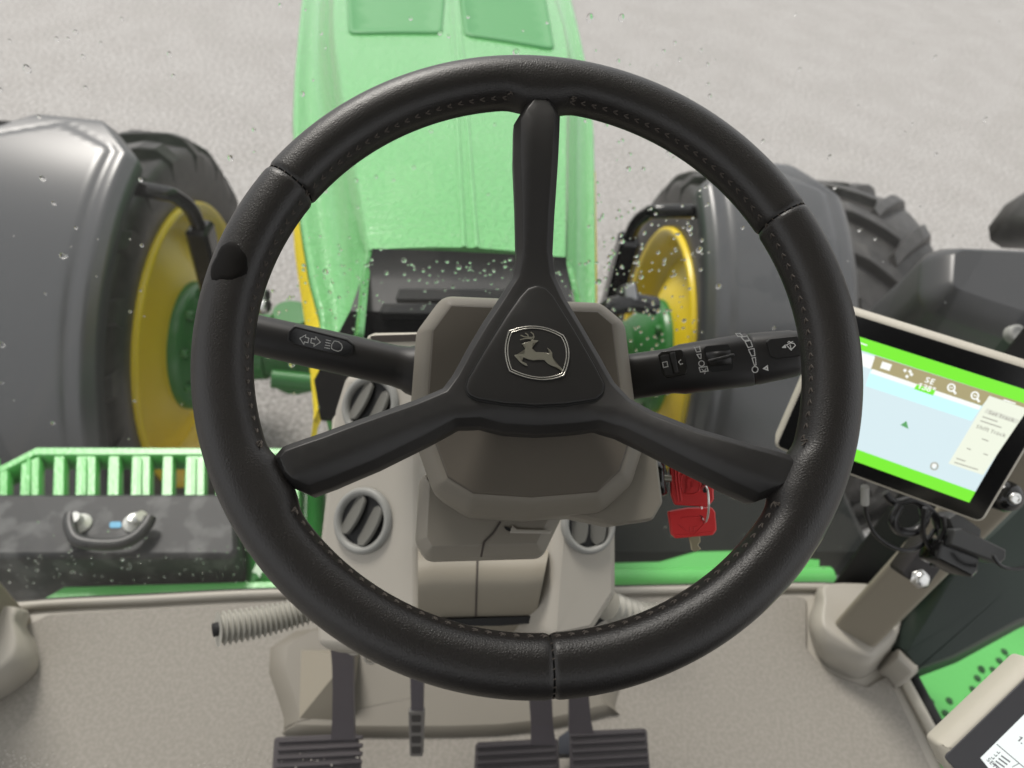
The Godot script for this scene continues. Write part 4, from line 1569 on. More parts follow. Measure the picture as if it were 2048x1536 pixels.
func build_stalks() -> void:
	# indicator stalk
	var a := deep(828, 740, 0.530)
	var b := deep(470, 660, 0.500)
	var t := thing("indicator_stalk", "black indicator stalk with white arrow and headlamp symbols", "stalk", a)
	var s := Sh.new()
	barrel(s, a, b, [[-0.03, 0.0195, 0.0195], [0.02, 0.0185, 0.0185], [0.05, 0.0165, 0.0165], [0.12, 0.0152, 0.0155], [0.45, 0.0150, 0.0155], [0.9, 0.0142, 0.0150], [1.0, 0.0135, 0.0142], [1.02, 0.010, 0.010]], 2.3)
	obj("stalk_body", s, M.black_plastic, t)
	var x := (b - a).normalized()
	var z := (-fwd - x * (-fwd).dot(x)).normalized()
	var mid := a.lerp(b, 0.5)
	# its own small plane, tilted up towards the light
	var zz := (z + x.cross(z) * -0.22).normalized()
	var fr := frame_n(mid + z * 0.0157, zz, z.cross(-x))
	s = Sh.new()
	var pan := rounded(met(fr, [579, 664, 590, 654, 692, 680, 706, 690, 703, 706, 690, 713, 590, 689, 577, 680]), 0.001)
	plate(s, fr, pan, [[-0.0008, -0.006], [-0.0008, 0.0004], [-0.0002, 0.0009], [0.0006, 0.0003]])
	var ph := obj("panel_rim", s, M.black_plastic, t)
	s = Sh.new()
	plate(s, fr, shrunk(ccw(pan), 0.0006), [[0, 0.0003], [0, 0.0006]])
	obj("symbol_panel", s, M.gloss_black, ph)
	s = Sh.new()
	var h := 0.0009
	var lw := 0.00055
	ribbon(s, fr, met(fr, [600, 676, 612, 669, 611, 674, 618, 676, 616, 685, 609, 683, 608, 688]), lw, h, true)
	ribbon(s, fr, met(fr, [641, 684, 632, 673, 631, 678, 623, 676, 622, 685, 629, 687, 628, 692]), lw, h, true)
	obj("arrow_symbol", s, M.print_white, t)
	s = Sh.new()
	ribbon(s, fr, met(fr, [669, 681, 677, 683, 683, 688, 685, 694, 682, 700, 676, 702, 667, 699, 663, 696, 664, 688]), lw, h, true)
	for k in 4:
		ribbon(s, fr, met(fr, [652 - k, 679 + k * 5.2, 662 - k * 0.7, 681.5 + k * 5.0]), lw, h)
	obj("headlamp_symbol", s, M.print_white, t)

	# wiper stalk
	a = deep(1236, 757, 0.535)
	b = deep(1604, 704, 0.505)
	t = thing("wiper_stalk", "black wiper stalk with rocker switch, thumbwheel and white scale marks", "stalk", a)
	s = Sh.new()
	barrel(s, a, b, [[-0.02, 0.0172, 0.015], [0.30, 0.0168, 0.0155], [0.36, 0.0185, 0.0165], [0.72, 0.0192, 0.0178], [0.728, 0.0186, 0.0172]], 2.8)
	obj("stalk_body", s, M.black_plastic, t)
	s = Sh.new()
	barrel(s, a, b, [[0.729, 0.0178, 0.0165], [0.733, 0.0186, 0.0174], [0.76, 0.0188, 0.0176], [0.95, 0.0168, 0.0158], [0.985, 0.0155, 0.0146], [1.0, 0.0125, 0.012]], 2.6)
	var kb := obj("end_knob", s, M.black_plastic, t)
	x = (b - a).normalized()
	z = (-fwd - x * (-fwd).dot(x)).normalized()
	fr = frame_n(a.lerp(b, 0.45) + z * 0.0172, z, z.cross(x))
	# rocker
	s = Sh.new()
	plate(s, fr, rounded(met(fr, [1316, 710, 1324, 703, 1362, 699, 1367, 705, 1376, 742, 1370, 750, 1334, 756, 1326, 750]), 0.001), [[0, -0.004], [0, 0.0004], [0.0005, 0.0006]])
	var rk := obj("rocker_switch", s, M.gloss_black, t)
	s = Sh.new()
	plate(s, fr, met(fr, [1320, 712, 1338, 708, 1348, 750, 1330, 752]), [[0, 0.0], [0.0002, 0.0014], [0.0005, 0.0016]])
	plate(s, fr, met(fr, [1338, 706, 1350, 703, 1358, 744, 1348, 750]), [[0, 0.0], [0.0006, 0.0034], [0.001, 0.0036]])
	obj("rocker_key", s, M.cap_plastic, rk)
	s = Sh.new()
	ribbon(s, fr, met(fr, [1325, 725, 1334, 723, 1336, 733, 1327, 735]), 0.0005, 0.0019, true)
	ribbon(s, fr, met(fr, [1362, 719, 1357, 724, 1361, 729, 1366, 727]), 0.0005, 0.0010, false)
	obj("rocker_symbol", s, M.print_white, rk)
	# thumbwheel in its pocket
	s = Sh.new()
	plate(s, fr, rounded(met(fr, [1407, 697, 1412, 692, 1456, 688, 1460, 694, 1468, 732, 1464, 740, 1424, 744, 1418, 738]), 0.001), [[0, -0.004], [0, 0.0005], [0.0004, 0.0006]])
	var pk := obj("wheel_pocket", s, M.deep_black, t)
	s = Sh.new()
	var wa := fr * Vector3(met(fr, [1413, 719])[0].x, met(fr, [1413, 719])[0].y, -0.0035)
	var wb := fr * Vector3(met(fr, [1462, 714])[0].x, met(fr, [1462, 714])[0].y, -0.0035)
	s.tube(PackedVector3Array([wa, wa.lerp(wb, 0.01), wa.lerp(wb, 0.99), wb]), PackedFloat32Array([0.0062, 0.0066, 0.0066, 0.0062]), 28)
	s.box(Transform3D(fr.basis * Basis(Vector3(0, 0, 1), 0.10), wa.lerp(wb, 0.58) + z * 0.0075), Vector3(0.0185, 0.0022, 0.004), 0.0006)
	obj("thumbwheel", s, M.cap_plastic, pk)
	# printed scale: small windows that shrink towards a ring
	s = Sh.new()
	h = 0.0009
	ribbon(s, fr, met(fr, [1389, 695, 1399, 693, 1401, 703, 1393, 704]), lw, h, true)
	ribbon(s, fr, met(fr, [1394, 709, 1402, 708, 1402, 717, 1399, 717]), lw, h, true)
	ring_px(s, fr, 1403, 727, 5.5, lw, h)
	ribbon(s, fr, met(fr, [1398, 735, 1414, 733, 1416, 742, 1401, 744]), lw, h, true)
	ribbon(s, fr, met(fr, [1403, 738, 1408, 742, 1412, 736, 1409, 748]), lw * 0.8, h)
	obj("scale_marks", s, M.print_white, t)
	s = Sh.new()
	var f2 := frame_n(a.lerp(b, 0.69) + z * 0.0176, z, z.cross(x))
	for q in [[1471, 667, 1480, 667, 1485, 672, 1476, 673], [1482, 674, 1494, 672, 1499, 680, 1488, 681], [1490, 683, 1501, 681, 1505, 693, 1496, 695], [1497, 699, 1508, 697, 1510, 711, 1503, 712], [1504, 716, 1511, 715, 1512, 730, 1509, 731]]:
		var dz: float = 0.0026 * clampf((690.0 - q[1]) / 25.0, 0.0, 1.0)
		ribbon(s, f2, met(f2, q, 0.0006 - dz), lw, 0.0006 - dz * 0.6, true)
	ring_px(s, f2, 1510, 739, 6.0, lw, 0.0004)
	obj("scale_marks", s, M.print_white, t)
	s = Sh.new()
	var f3 := frame_n(a.lerp(b, 0.88) + z * 0.0166, z + x * 0.08, z.cross(x))
	plate(s, f3, rounded(met(f3, [1532, 684, 1540, 677, 1594, 671, 1600, 680, 1602, 712, 1552, 718, 1540, 712]), 0.001), [[0, -0.003], [0, 0.0004], [0.0006, 0.0008]])
	obj("knob_button", s, M.black_plastic, kb)
	s = Sh.new()
	var h3 := 0.0013
	ribbon(s, f3, met(f3, [1572, 690, 1580, 686, 1587, 687, 1590, 691, 1584, 697, 1580, 699]), lw, h3, true)
	ribbon(s, f3, met(f3, [1579, 689, 1582, 701]), lw, h3)
	ribbon(s, f3, met(f3, [1574, 686, 1577, 683, 1581, 685, 1585, 683]), lw, h3)
	ribbon(s, f3, met(f3, [1564, 695, 1569, 691, 1570, 695]), 0.0008, h3, true)
	ribbon(s, f3, met(f3, [1527, 737, 1534, 732, 1535, 740]), 0.0009, h3 - 0.0006, true)
	obj("washer_symbol", s, M.print_white, kb)

func ring_px(s: Sh, fr: Transform3D, u: float, v: float, r: float, w: float, h: float) -> void:
	var px := []
	for k in 16:
		px.append(u + r * cos(TAU * k / 16))
		px.append(v + r * sin(TAU * k / 16))
	ribbon(s, fr, met(fr, px), w, h, true)


# ---------------------------------------------------------------- keys

func deer(s: Sh, fr: Transform3D, place: Transform2D, h0: float, h1: float, w: float) -> void:
	# a leaping stag, in units of the shield's size
	var body := [730, 652, 778, 634, 828, 618, 838, 604, 856, 606, 905, 612, 884, 634, 850, 642, 838, 700, 850, 730, 882, 741, 960, 744, 1018, 756, 1024, 735, 1000, 694, 1032, 716, 1053, 752, 1044, 770, 1054, 800, 1086, 868, 1124, 892, 1166, 946, 1150, 952, 1112, 916, 1060, 896, 1004, 868, 966, 826, 900, 826, 850, 832, 800, 822, 745, 800, 700, 793, 732, 846, 776, 868, 786, 892, 758, 886, 714, 856, 680, 816, 652, 784, 658, 774, 700, 766, 756, 758, 762, 710, 786, 662, 764, 664, 742, 662]
	var p := PackedVector2Array()
	for i in range(0, body.size(), 2):
		p.append(place * Vector2((body[i] - 885) / 620.0, (742 - body[i + 1]) / 620.0))
	plate(s, fr, p, [[0, h0], [0, h1 - 0.00008], [w * 0.2, h1]])
	for l in [[845, 605, 860, 575, 852, 540, 826, 518], [856, 572, 836, 580, 800, 577, 794, 548, 766, 530], [800, 577, 756, 572, 718, 555], [838, 596, 800, 590, 760, 593, 712, 606]]:
		var q := PackedVector2Array()
		for i in range(0, l.size(), 2):
			q.append(place * Vector2((l[i] - 885) / 620.0, (742 - l[i + 1]) / 620.0))
		ribbon(s, fr, q, w, h1)

func shield(place: Transform2D) -> PackedVector2Array:
	var c := [[600, 508], [890, 452], [1172, 548], [1228, 745], [1166, 990], [900, 1038], [600, 946], [556, 722]]
	var out := PackedVector2Array()
	for k in 4:
		var a := Vector2(c[k * 2][0], c[k * 2][1])
		var b := Vector2(c[k * 2 + 1][0], c[k * 2 + 1][1])
		var d := Vector2(c[(k * 2 + 2) % 8][0], c[(k * 2 + 2) % 8][1])
		var m := b * 2.0 - (a + d) / 2.0
		for i in 8:
			var t := i / 8.0
			var q := a.lerp(m, t).lerp(m.lerp(d, t), t)
			out.append(place * Vector2((q.x - 885) / 620.0, (742 - q.y) / 620.0))
	return out

func build_keys() -> void:
	# key in the lock
	var fr := frame_n(deep(1384, 965, 0.545), -fwd + rgt * -0.22 + upv * 0.05, upv + rgt * -0.02)
	var t := thing("ignition_key", "red plastic key head sitting in the ignition lock", "key", deep(1384, 965, 0.545))
	var s := Sh.new()
	var head := rounded(met(fr, [1336, 880, 1424, 900, 1427, 960, 1428, 1000, 1416, 1014, 1348, 1010, 1341, 990]), 0.003)
	plate(s, fr, head, [[0.001, -0.0075], [0, -0.0065], [0, -0.001], [0.0012, 0]])
	var hd := obj("key_head", s, M.red_plastic, t)
	s = Sh.new()
	for u in [1349, 1355]:
		bead(s, fr, met(fr, [u, 900, u + 2, 960, u + 8, 1002]), 0.00088)
	obj("grip_ridge", s, M.red_plastic, hd)
	s = Sh.new()
	plate(s, fr, rounded(met(fr, [1402, 920, 1411, 922, 1414, 985, 1407, 986, 1404, 975]), 0.001), [[0, -0.001], [0, 0.00035]])
	obj("key_slot", s, M.deep_black, hd)
	s = Sh.new()
	var c := met(fr, [1381, 966])[0]
	var pl := Transform2D(deg_to_rad(-80), Vector2.ONE * 0.0155, 0.0, c)
	bead(s, fr, shield(pl), 0.0006, true)
	deer(s, fr, pl, -0.0002, 0.0011, 0.0011)
	obj("embossed_emblem", s, M.red_plastic, hd)
	s = Sh.new()
	s.tube(PackedVector3Array([deep(1322, 957, 0.546), deep(1342, 957, 0.546)]), 0.0028, 10)
	obj("key_shaft", s, M.dull_metal, t)
	# spare key on the ring
	fr = frame_n(deep(1385, 1048, 0.55), -fwd + upv * 0.18, upv + rgt * 0.05)
	t = thing("spare_key", "red headed spare key hanging from the ring, its blade down", "key", deep(1385, 1048, 0.55))
	s = Sh.new()
	head = rounded(met(fr, [1336, 1022, 1376, 1015, 1424, 1014, 1431, 1024, 1434, 1060, 1427, 1070, 1352, 1077, 1343, 1068]), 0.0025)
	plate(s, fr, head, [[0.001, -0.005], [0, -0.004], [0, -0.001], [0.001, 0]])
	hd = obj("key_head", s, M.red_plastic, t)
	s = Sh.new()
	bead(s, fr, met(fr, [1357, 1048, 1386, 1072, 1410, 1046]), 0.00048)
	bead(s, fr, met(fr, [1362, 1036, 1402, 1034]), 0.00064)
	bead(s, fr, met(fr, [1380, 1054, 1381, 1063, 1386, 1063]), 0.00048)
	bead(s, fr, met(fr, [1393, 1053, 1388, 1054, 1389, 1062, 1394, 1062]), 0.00048)
	bead(s, fr, met(fr, [1352, 1070, 1378, 1069]), 0.00048)
	bead(s, fr, met(fr, [1396, 1067, 1425, 1064]), 0.00048)
	obj("embossed_triangle", s, M.red_plastic, hd)
	s = Sh.new()
	plate(s, fr, met(fr, [1377, 1070, 1401, 1070, 1402, 1084, 1397, 1090, 1403, 1098, 1392, 1104, 1384, 1100, 1382, 1088]), [[0, -0.003], [0, -0.0015], [0.0004, -0.0012]])
	obj("key_blade", s, M.key_metal, t)
	s = Sh.new()
	plate(s, fr, met(fr, [1399, 1030, 1406, 1033, 1403, 1038]), [[0, 0], [0, 0.0004]])
	obj("ring_hole", s, M.deep_black, hd)
	# split ring
	s = Sh.new()
	var ring := PackedVector3Array()
	for k in 33:
		var an := TAU * k / 32.0
		ring.append(deep(1409 + 8.5 * cos(an) * (1.0 if cos(an) > 0 else 0.7) , 1008 + 37 * sin(an), 0.541 + 0.012 * cos(an + 0.4) * -1))
	s.tube(ring, 0.0009, 8, false)
	tag(obj("key_ring", s, M.bright_metal), "thin steel ring joining the two red keys", "key ring")


# ---------------------------------------------------------------- tablet on the post

func build_tablet() -> void:
	var k := 1.25
	var bl := deep(1545, 895, 0.66 * k)
	var br := deep(1965, 1050, 0.6137 * k)
	var tl := deep(1668, 610, 0.6062 * k)
	var x := (br - bl).normalized()
	var n := x.cross((tl - bl).normalized()).normalized()
	var fr := Transform3D(Basis(x, n.cross(x), n), bl)
	var t := thing("display_tablet", "mounted display tablet with a map screen, green bars and beige case", "display", (bl + br) / 2)
	var w := (br - bl).dot(fr.basis.x)
	var hgt := (tl - bl).dot(fr.basis.y)
	var s := Sh.new()
	var box := PackedVector2Array([Vector2(0, 0), Vector2(w, 0), Vector2(w, hgt), Vector2(0, hgt)])
	plate(s, fr, rounded(box, 0.010), [[0.004, -0.034], [0, -0.028], [0, -0.004], [0.002, -0.0012], [0.0045, 0]])
	obj("case", s, M.beige_light, t)
	s = Sh.new()
	plate(s, fr, rounded(shrunk(ccw(box), 0.0036), 0.007), [[0, -0.001], [0, 0.0008], [0.0006, 0.0012]])
	obj("bezel", s, M.gloss_black, t)
	# lit screen and what it shows, each field a thin sheet above the one below
	var h := 0.0013
	var lr := met(fr, [1938, 1004])[0]
	var ul := met(fr, [1722, 674])[0]
	var lx := met(fr, [1593, 884])[0].x
	var s0 := PackedVector2Array([Vector2(lx, lr.y), lr, Vector2(lr.x, ul.y), Vector2(lx, ul.y)])
	s = Sh.new()
	plate(s, fr, s0, [[0, h - 0.0004], [0, h]])
	var scr := obj("screen", s, glow("screen_pale", 0.66, 0.80, 0.84), t)
	var gm := glow("screen_green", 0.20, 0.83, 0.035)
	var cyan := glow("screen_cyan", 0.60, 0.95, 0.97)
	var cream := glow("screen_cream", 0.84, 0.88, 0.74)
	var tan := glow("screen_tan", 0.40, 0.35, 0.18)
	var white := glow("screen_white", 0.95, 0.97, 0.92)
	var grey := glow("screen_grey", 0.42, 0.42, 0.36)
	var H := s0[2].y
	var by := lr.y
	var g0 := met(fr, [1721, 700])[0].y      # lower edge of the top bar
	var g1 := met(fr, [1949, 982])[0].y      # upper edge of the bottom bar
	rect(fr, scr, "title_bar", Vector2(lx, g0), Vector2(lr.x, H), h + 0.0002, gm)
	rect(fr, scr, "bottom_bar", Vector2(lx, by), Vector2(lr.x, g1), h + 0.0002, gm)
	poly(fr, scr, "tool_strip", [1750, 711, 1984, 786, 1964, 812, 1742, 738], h + 0.0003, tan)
	poly(fr, scr, "tool_strip", [1984, 786, 2062, 811, 2056, 818, 1980, 792], h + 0.0003, tan)
	poly(fr, scr, "field_sky", [1741, 740, 1964, 812, 1943, 842, 1731, 772], h + 0.0003, cyan)
	poly(fr, scr, "horizon_strip", [1745, 738, 1962, 812, 1958, 820, 1740, 746], h + 0.0005, white)
	poly(fr, scr, "side_tab", [1723, 706, 1750, 714, 1742, 738, 1718, 730], h + 0.0004, white)
	poly(fr, scr, "track_button", [1834, 769, 1871, 781, 1866, 791, 1828, 778], h + 0.0007, gm)
	poly(fr, scr, "side_panel", [1978, 792, 2056, 818, 1966, 950, 1897, 927], h + 0.0004, cream)
	poly(fr, scr, "panel_button", [1974, 817, 2040, 840, 2034, 848, 1968, 825], h + 0.0006, glow("screen_button", 0.70, 0.72, 0.62))
	poly(fr, scr, "position_mark", [1813, 842, 1817, 858, 1801, 850], h + 0.0005, glow("screen_mark", 0.12, 0.38, 0.14))
	poly(fr, scr, "grid_icon", [1765, 723, 1784, 729, 1779, 742, 1760, 736], h + 0.0006, white)
	for q in [[1810, 741], [1820, 743], [1823, 749], [1814, 753]]:
		poly(fr, scr, "pan_icon", [q[0] - 4, q[1], q[0], q[1] - 4, q[0] + 4, q[1], q[0], q[1] + 4], h + 0.0006, white)
	for q in [[1902, 774], [1949, 790]]:
		s = Sh.new()
		ring_px(s, fr, q[0], q[1], 7.0, 0.0016, h + 0.0007)
		ribbon(s, fr, met(fr, [q[0] + 4, q[1] + 6, q[0] + 9, q[1] + 13]), 0.0022, h + 0.0007)
		ribbon(s, fr, met(fr, [q[0] - 3, q[1] - 1, q[0] + 3, q[1] + 1]), 0.0012, h + 0.0007)
		obj("zoom_icon", s, white, scr)
	s = Sh.new()
	ring_px(s, fr, 1868, 931, 7.0, 0.0016, h + 0.0007)
	obj("round_button", s, grey, scr)
	poly(fr, scr, "round_button", [1862, 931, 1868, 925, 1874, 931, 1868, 937], h + 0.0006, white)
	words(fr, scr, "SE", 1860, 762, 0.0085, h + 0.0008, white)
	words(fr, scr, "138°", 1853, 776, 0.0085, h + 0.0008, white)
	words(fr, scr, "Set Track", 2003, 833, 0.0055, h + 0.0009, grey)
	words(fr, scr, "Shift Track", 1982, 862, 0.0055, h + 0.0009, grey)
	for q in [[1964, 832, 1994, 842], [1960, 840, 2002, 854], [1963, 876, 1976, 881], [1933, 895, 1941, 898], [1966, 906, 1975, 909], [1912, 915, 1930, 921], [1908, 923, 1955, 938], [2006, 798, 2030, 806], [1718, 684, 1734, 690]]:
		s = Sh.new()
		ribbon(s, fr, met(fr, [q[0], q[1], q[2], q[3]]), 0.0013, h + 0.0008)
		obj("small_print", s, white if q[1] < 810 else grey, scr)
	# loom of black cables below it
	var cab := mat("cable_black", 0.01, 0.01, 0.011, 0.32)
	var runs := [
		[1731, 1000, 0.83, 1733, 1030, 0.84, 1750, 1068, 0.85, 1785, 1094, 0.85, 1822, 1100, 0.85, 1852, 1083, 0.86, 1868, 1060, 0.87],
		[1770, 985, 0.86, 1790, 1005, 0.86, 1830, 1000, 0.86, 1868, 1030, 0.87, 1880, 1070, 0.87],
		[1800, 1010, 0.85, 1786, 1040, 0.85, 1800, 1062, 0.86, 1830, 1062, 0.86, 1850, 1040, 0.86, 1846, 1015, 0.86],
		[1850, 1015, 0.83, 1846, 1050, 0.84, 1850, 1080, 0.85, 1865, 1105, 0.86, 1870, 1130, 0.87, 1862, 1128, 0.87],
		[1885, 1030, 0.83, 1888, 1060, 0.84, 1876, 1090, 0.85, 1874, 1115, 0.86],
		[1862, 1022, 0.84, 1850, 1045, 0.84, 1844, 1070, 0.85, 1858, 1095, 0.86],
		[1985, 1110, 0.80, 2000, 1130, 0.80, 2025, 1138, 0.80, 2070, 1132, 0.80]]
	var say := ["thin black cable hanging in the widest loop under the tablet, with a pale plug", "thick black cable running behind the tablet's lower edge", "thick black cable coiled in front of the post", "black cable drooping to the bolted plate", "black cable straight down beside the clamp", "black cable in the middle of the loom", "black cable leaving the clamp towards the door"]
	for i in runs.size():
		var r: Array = runs[i]
		var path := smooth_path(deeps(r), 7)
		s = Sh.new()
		s.tube(path, [0.0026, 0.005, 0.0055, 0.0027, 0.003, 0.0027, 0.0022][i], 10)
		var ct := thing("cable", say[i], "cable", path[0], "cables under the tablet")
		obj("cable_sheath", s, cab, ct)
		if i == 0:
			s = Sh.new()
			s.tube(deeps([1730, 973, 0.82, 1730, 1008, 0.83]), 0.0046, 12)
			obj("cable_plug", s, mat("plug_grey", 0.36, 0.36, 0.34, 0.5), ct)
	# clamp blocks
	var cl := thing("mount_clamp", "black plastic clamp blocks beside the cables under the tablet", "clamp", deep(1930, 1080, 0.85))
	s = Sh.new()
	var fc := frame_n(deep(1930, 1080, 0.83), -fwd + upv * 0.2, upv + rgt * -0.4)
	plate(s, fc, rounded(met(fc, [1908, 1058, 1925, 1056, 2014, 1100, 2012, 1118, 2000, 1128, 1900, 1090]), 0.003), [[0, -0.03], [0, -0.002], [0.002, 0]])
	obj("clamp_lever", s, M.dark_plastic, cl)
	s = Sh.new()
	plate(s, fc, rounded(met(fc, [1895, 1075, 1975, 1108, 1970, 1145, 1958, 1157, 1885, 1120]), 0.004), [[0, -0.05], [0, -0.014], [0.003, -0.011]])
	obj("clamp_block", s, M.gloss_black, cl)
	s = Sh.new()
	plate(s, fc, rounded(met(fc, [1910, 1035, 1930, 1020, 1984, 1058, 1982, 1085, 1920, 1060]), 0.004), [[0, -0.05], [0, -0.02], [0.003, -0.016]])
	obj("clamp_block", s, M.dark_plastic, cl)
	var bj := thing("ball_joint", "black ball mount with a silver socket screw beside the tablet's corner", "mount", deep(2028, 995, 0.82))
	s = Sh.new()
	var fj := frame_n(deep(2028, 996, 0.80), -fwd, upv)
	s.lathe(fj, PackedVector2Array([Vector2(0.016, -0.05), Vector2(0.018, -0.012), Vector2(0.015, -0.003), Vector2(0.009, 0.0)]), 24)
	obj("ball_housing", s, M.gloss_black, bj)
	s = Sh.new()
	s.lathe(fj, PackedVector2Array([Vector2(0.0065, 0.0), Vector2(0.0065, 0.003), Vector2(0.005, 0.0045), Vector2(0.003, 0.003)]), 18)
	obj("socket_screw", s, M.bright_metal, bj)

func rect(fr: Transform3D, parent: Node3D, called: String, a: Vector2, b: Vector2, h: float, m: Material) -> void:
	var s := Sh.new()
	plate(s, fr, PackedVector2Array([a, Vector2(b.x, a.y), b, Vector2(a.x, b.y)]), [[0, h - 0.0002], [0, h]])
	obj(called, s, m, parent)

func poly(fr: Transform3D, parent: Node3D, called: String, px: Array, h: float, m: Material) -> void:
	var s := Sh.new()
	plate(s, fr, met(fr, px, h), [[0, h - 0.0002], [0, h]])
	obj(called, s, m, parent)

func words(fr: Transform3D, parent: Node3D, text: String, u: float, v: float, size: float, h: float, m: Material, turn := 0.0) -> void:
	var tm := TextMesh.new()
	var f := SystemFont.new()
	f.font_names = PackedStringArray(["Droid Sans"])
	f.font_weight = 700
	tm.font = f
	tm.font_size = 32
	tm.pixel_size = size / 32.0
	tm.depth = 0.0002
	tm.text = text
	var o := obj("lettering", tm, m, parent, true)
	var c := met(fr, [u, v], h)[0]
	var off := Vector3.ZERO
	var p: Node = parent
	while p != self:
		off += p.position
		p = p.get_parent()
	o.transform = Transform3D(fr.basis * Basis(Vector3(0, 0, 1), turn), fr * Vector3(c.x, c.y, h) - off)


func build_armrest() -> void:
	var n := (-fwd + upv * 0.25 - rgt * 0.25).normalized()
	var d := deep(2048, 1328, 0.60) - deep(1876, 1492, 0.60)
	var x := (d - n * d.dot(n)).normalized()
	var fr := Transform3D(Basis(x, n.cross(x), n), deep(1900, 1500, 0.60))
	var t := thing("armrest_display", "beige framed armrest screen with a white setup menu", "display", deep(1960, 1480, 0.60))
	var s := Sh.new()
	plate(s, fr, rounded(met(fr, [1873, 1488, 2060, 1310, 2300, 1560, 2090, 1760, 1898, 1540]), 0.006), [[0.0, -0.03], [0, -0.008], [0.002, -0.004], [0.006, 0.0015], [0.0075, 0.002]])
	obj("case", s, M.beige_light, t)
	s = Sh.new()
	plate(s, fr, rounded(met(fr, [1887, 1514, 2076, 1330, 2280, 1540, 2080, 1720], 0.002), 0.004), [[0, 0.001], [0, 0.0026], [0.0006, 0.003]])
	obj("bezel", s, mat("bezel_grey", 0.05, 0.05, 0.056, 0.35), t)
	var white := glow("menu_white", 0.9, 0.97, 0.94)
	var ink := glow("menu_ink", 0.16, 0.16, 0.17)
	var h := 0.0033
	s = Sh.new()
	plate(s, fr, met(fr, [1961, 1516, 2080, 1398, 2200, 1520, 2060, 1640], h), [[0, h - 0.0003], [0, h]])
	var scr := obj("screen", s, white, t)
	s = Sh.new()
	ribbon(s, fr, met(fr, [1993, 1488, 2060, 1545], h), 0.0008, h + 0.0003)
	ribbon(s, fr, met(fr, [2024, 1534, 2037, 1527], h), 0.0006, h + 0.0003)
	obj("divider", s, ink, scr)
	for k in 4:
		s = Sh.new()
		ribbon(s, fr, met(fr, [2002 - k * 5.5, 1511 + k * 5.3, 2020 - k * 5.5, 1524 + k * 5.3], h), 0.0013, h + 0.0003)
		obj("list_bar", s, ink, scr)
		if k < 3:
			s = Sh.new()
			ribbon(s, fr, met(fr, [1993 - k * 5.5, 1503 + k * 5.5, 1997 - k * 5.5, 1507 + k * 5.5, 2000 - k * 5.5, 1504 + k * 5.5], h), 0.0007, h + 0.0003)
			obj("tick", s, ink, scr)
	words(fr, scr, "SETUP", 1990, 1532, 0.0048, h + 0.0003, ink, -PI / 2)
	words(fr, scr, "1.", 2042, 1480, 0.0065, h + 0.0003, ink, -PI / 2)


# ---------------------------------------------------------------- steering wheel

const RM := 0.1795
const RT := 0.0165
var spokes := [1.57, 3.55, -0.42]
var seams := []

func ang_gap(a: float, b: float) -> float:
	return absf(wrapf(a - b, -PI, PI))

func rim_point(th: float, ph: float, grow := 0.0) -> Vector3:
	var bump := 0.0
	for sp in spokes:
		bump += exp(-pow(ang_gap(th, sp) / 0.105, 4))
	var r := RT + grow
	var cx := cos(ph)
	var sx := sin(ph)
	var x := r * signf(cx) * pow(absf(cx), 0.92)
	var z := r * signf(sx) * pow(absf(sx), 0.92)
	if cx < 0:
		x *= 1.0 + bump * 0.26
	var d := wrapf(ph - 2.80, -PI, PI)
	var gr := 0.0008 * exp(-pow(d / 0.09, 2)) * (1.0 - bump)
	x -= gr * cx
	z -= gr * sx
	for sm in seams:
		var q := ang_gap(th, sm) * RM
		var f := 0.0011 * exp(-pow(q / 0.0016, 2))
		x -= f * cx
		z -= f * sx
	return Vector3((RM + x) * cos(th), (RM + x) * sin(th), z)

var ridge := PackedVector2Array()
var side_ridge := PackedVector2Array()

func dish(p: Vector2) -> float:
	var z := lerpf(-0.020, 0.0095, smoothstep(0.035, 0.155, p.length()))
	for i in maxi(0, ridge.size() - 1):             # the lower facet of the two lower spokes
		var a := ridge[i]
		var b := ridge[i + 1]
		if p.x >= a.x and p.x < b.x:
			z -= 0.6 * clampf(lerpf(a.y, b.y, (p.x - a.x) / (b.x - a.x)) - p.y, 0.0, 0.014)
	if side_ridge.size() and p.y > side_ridge[1].y:  # the facet down one side of the upper spoke
		var f := clampf((p.y - side_ridge[1].y) / (side_ridge[0].y - side_ridge[1].y), 0, 1)
		z -= 0.6 * clampf(lerpf(side_ridge[1].x, side_ridge[0].x, f) - p.x, 0.0, 0.012) * smoothstep(0.0, 0.25, f)
	return z

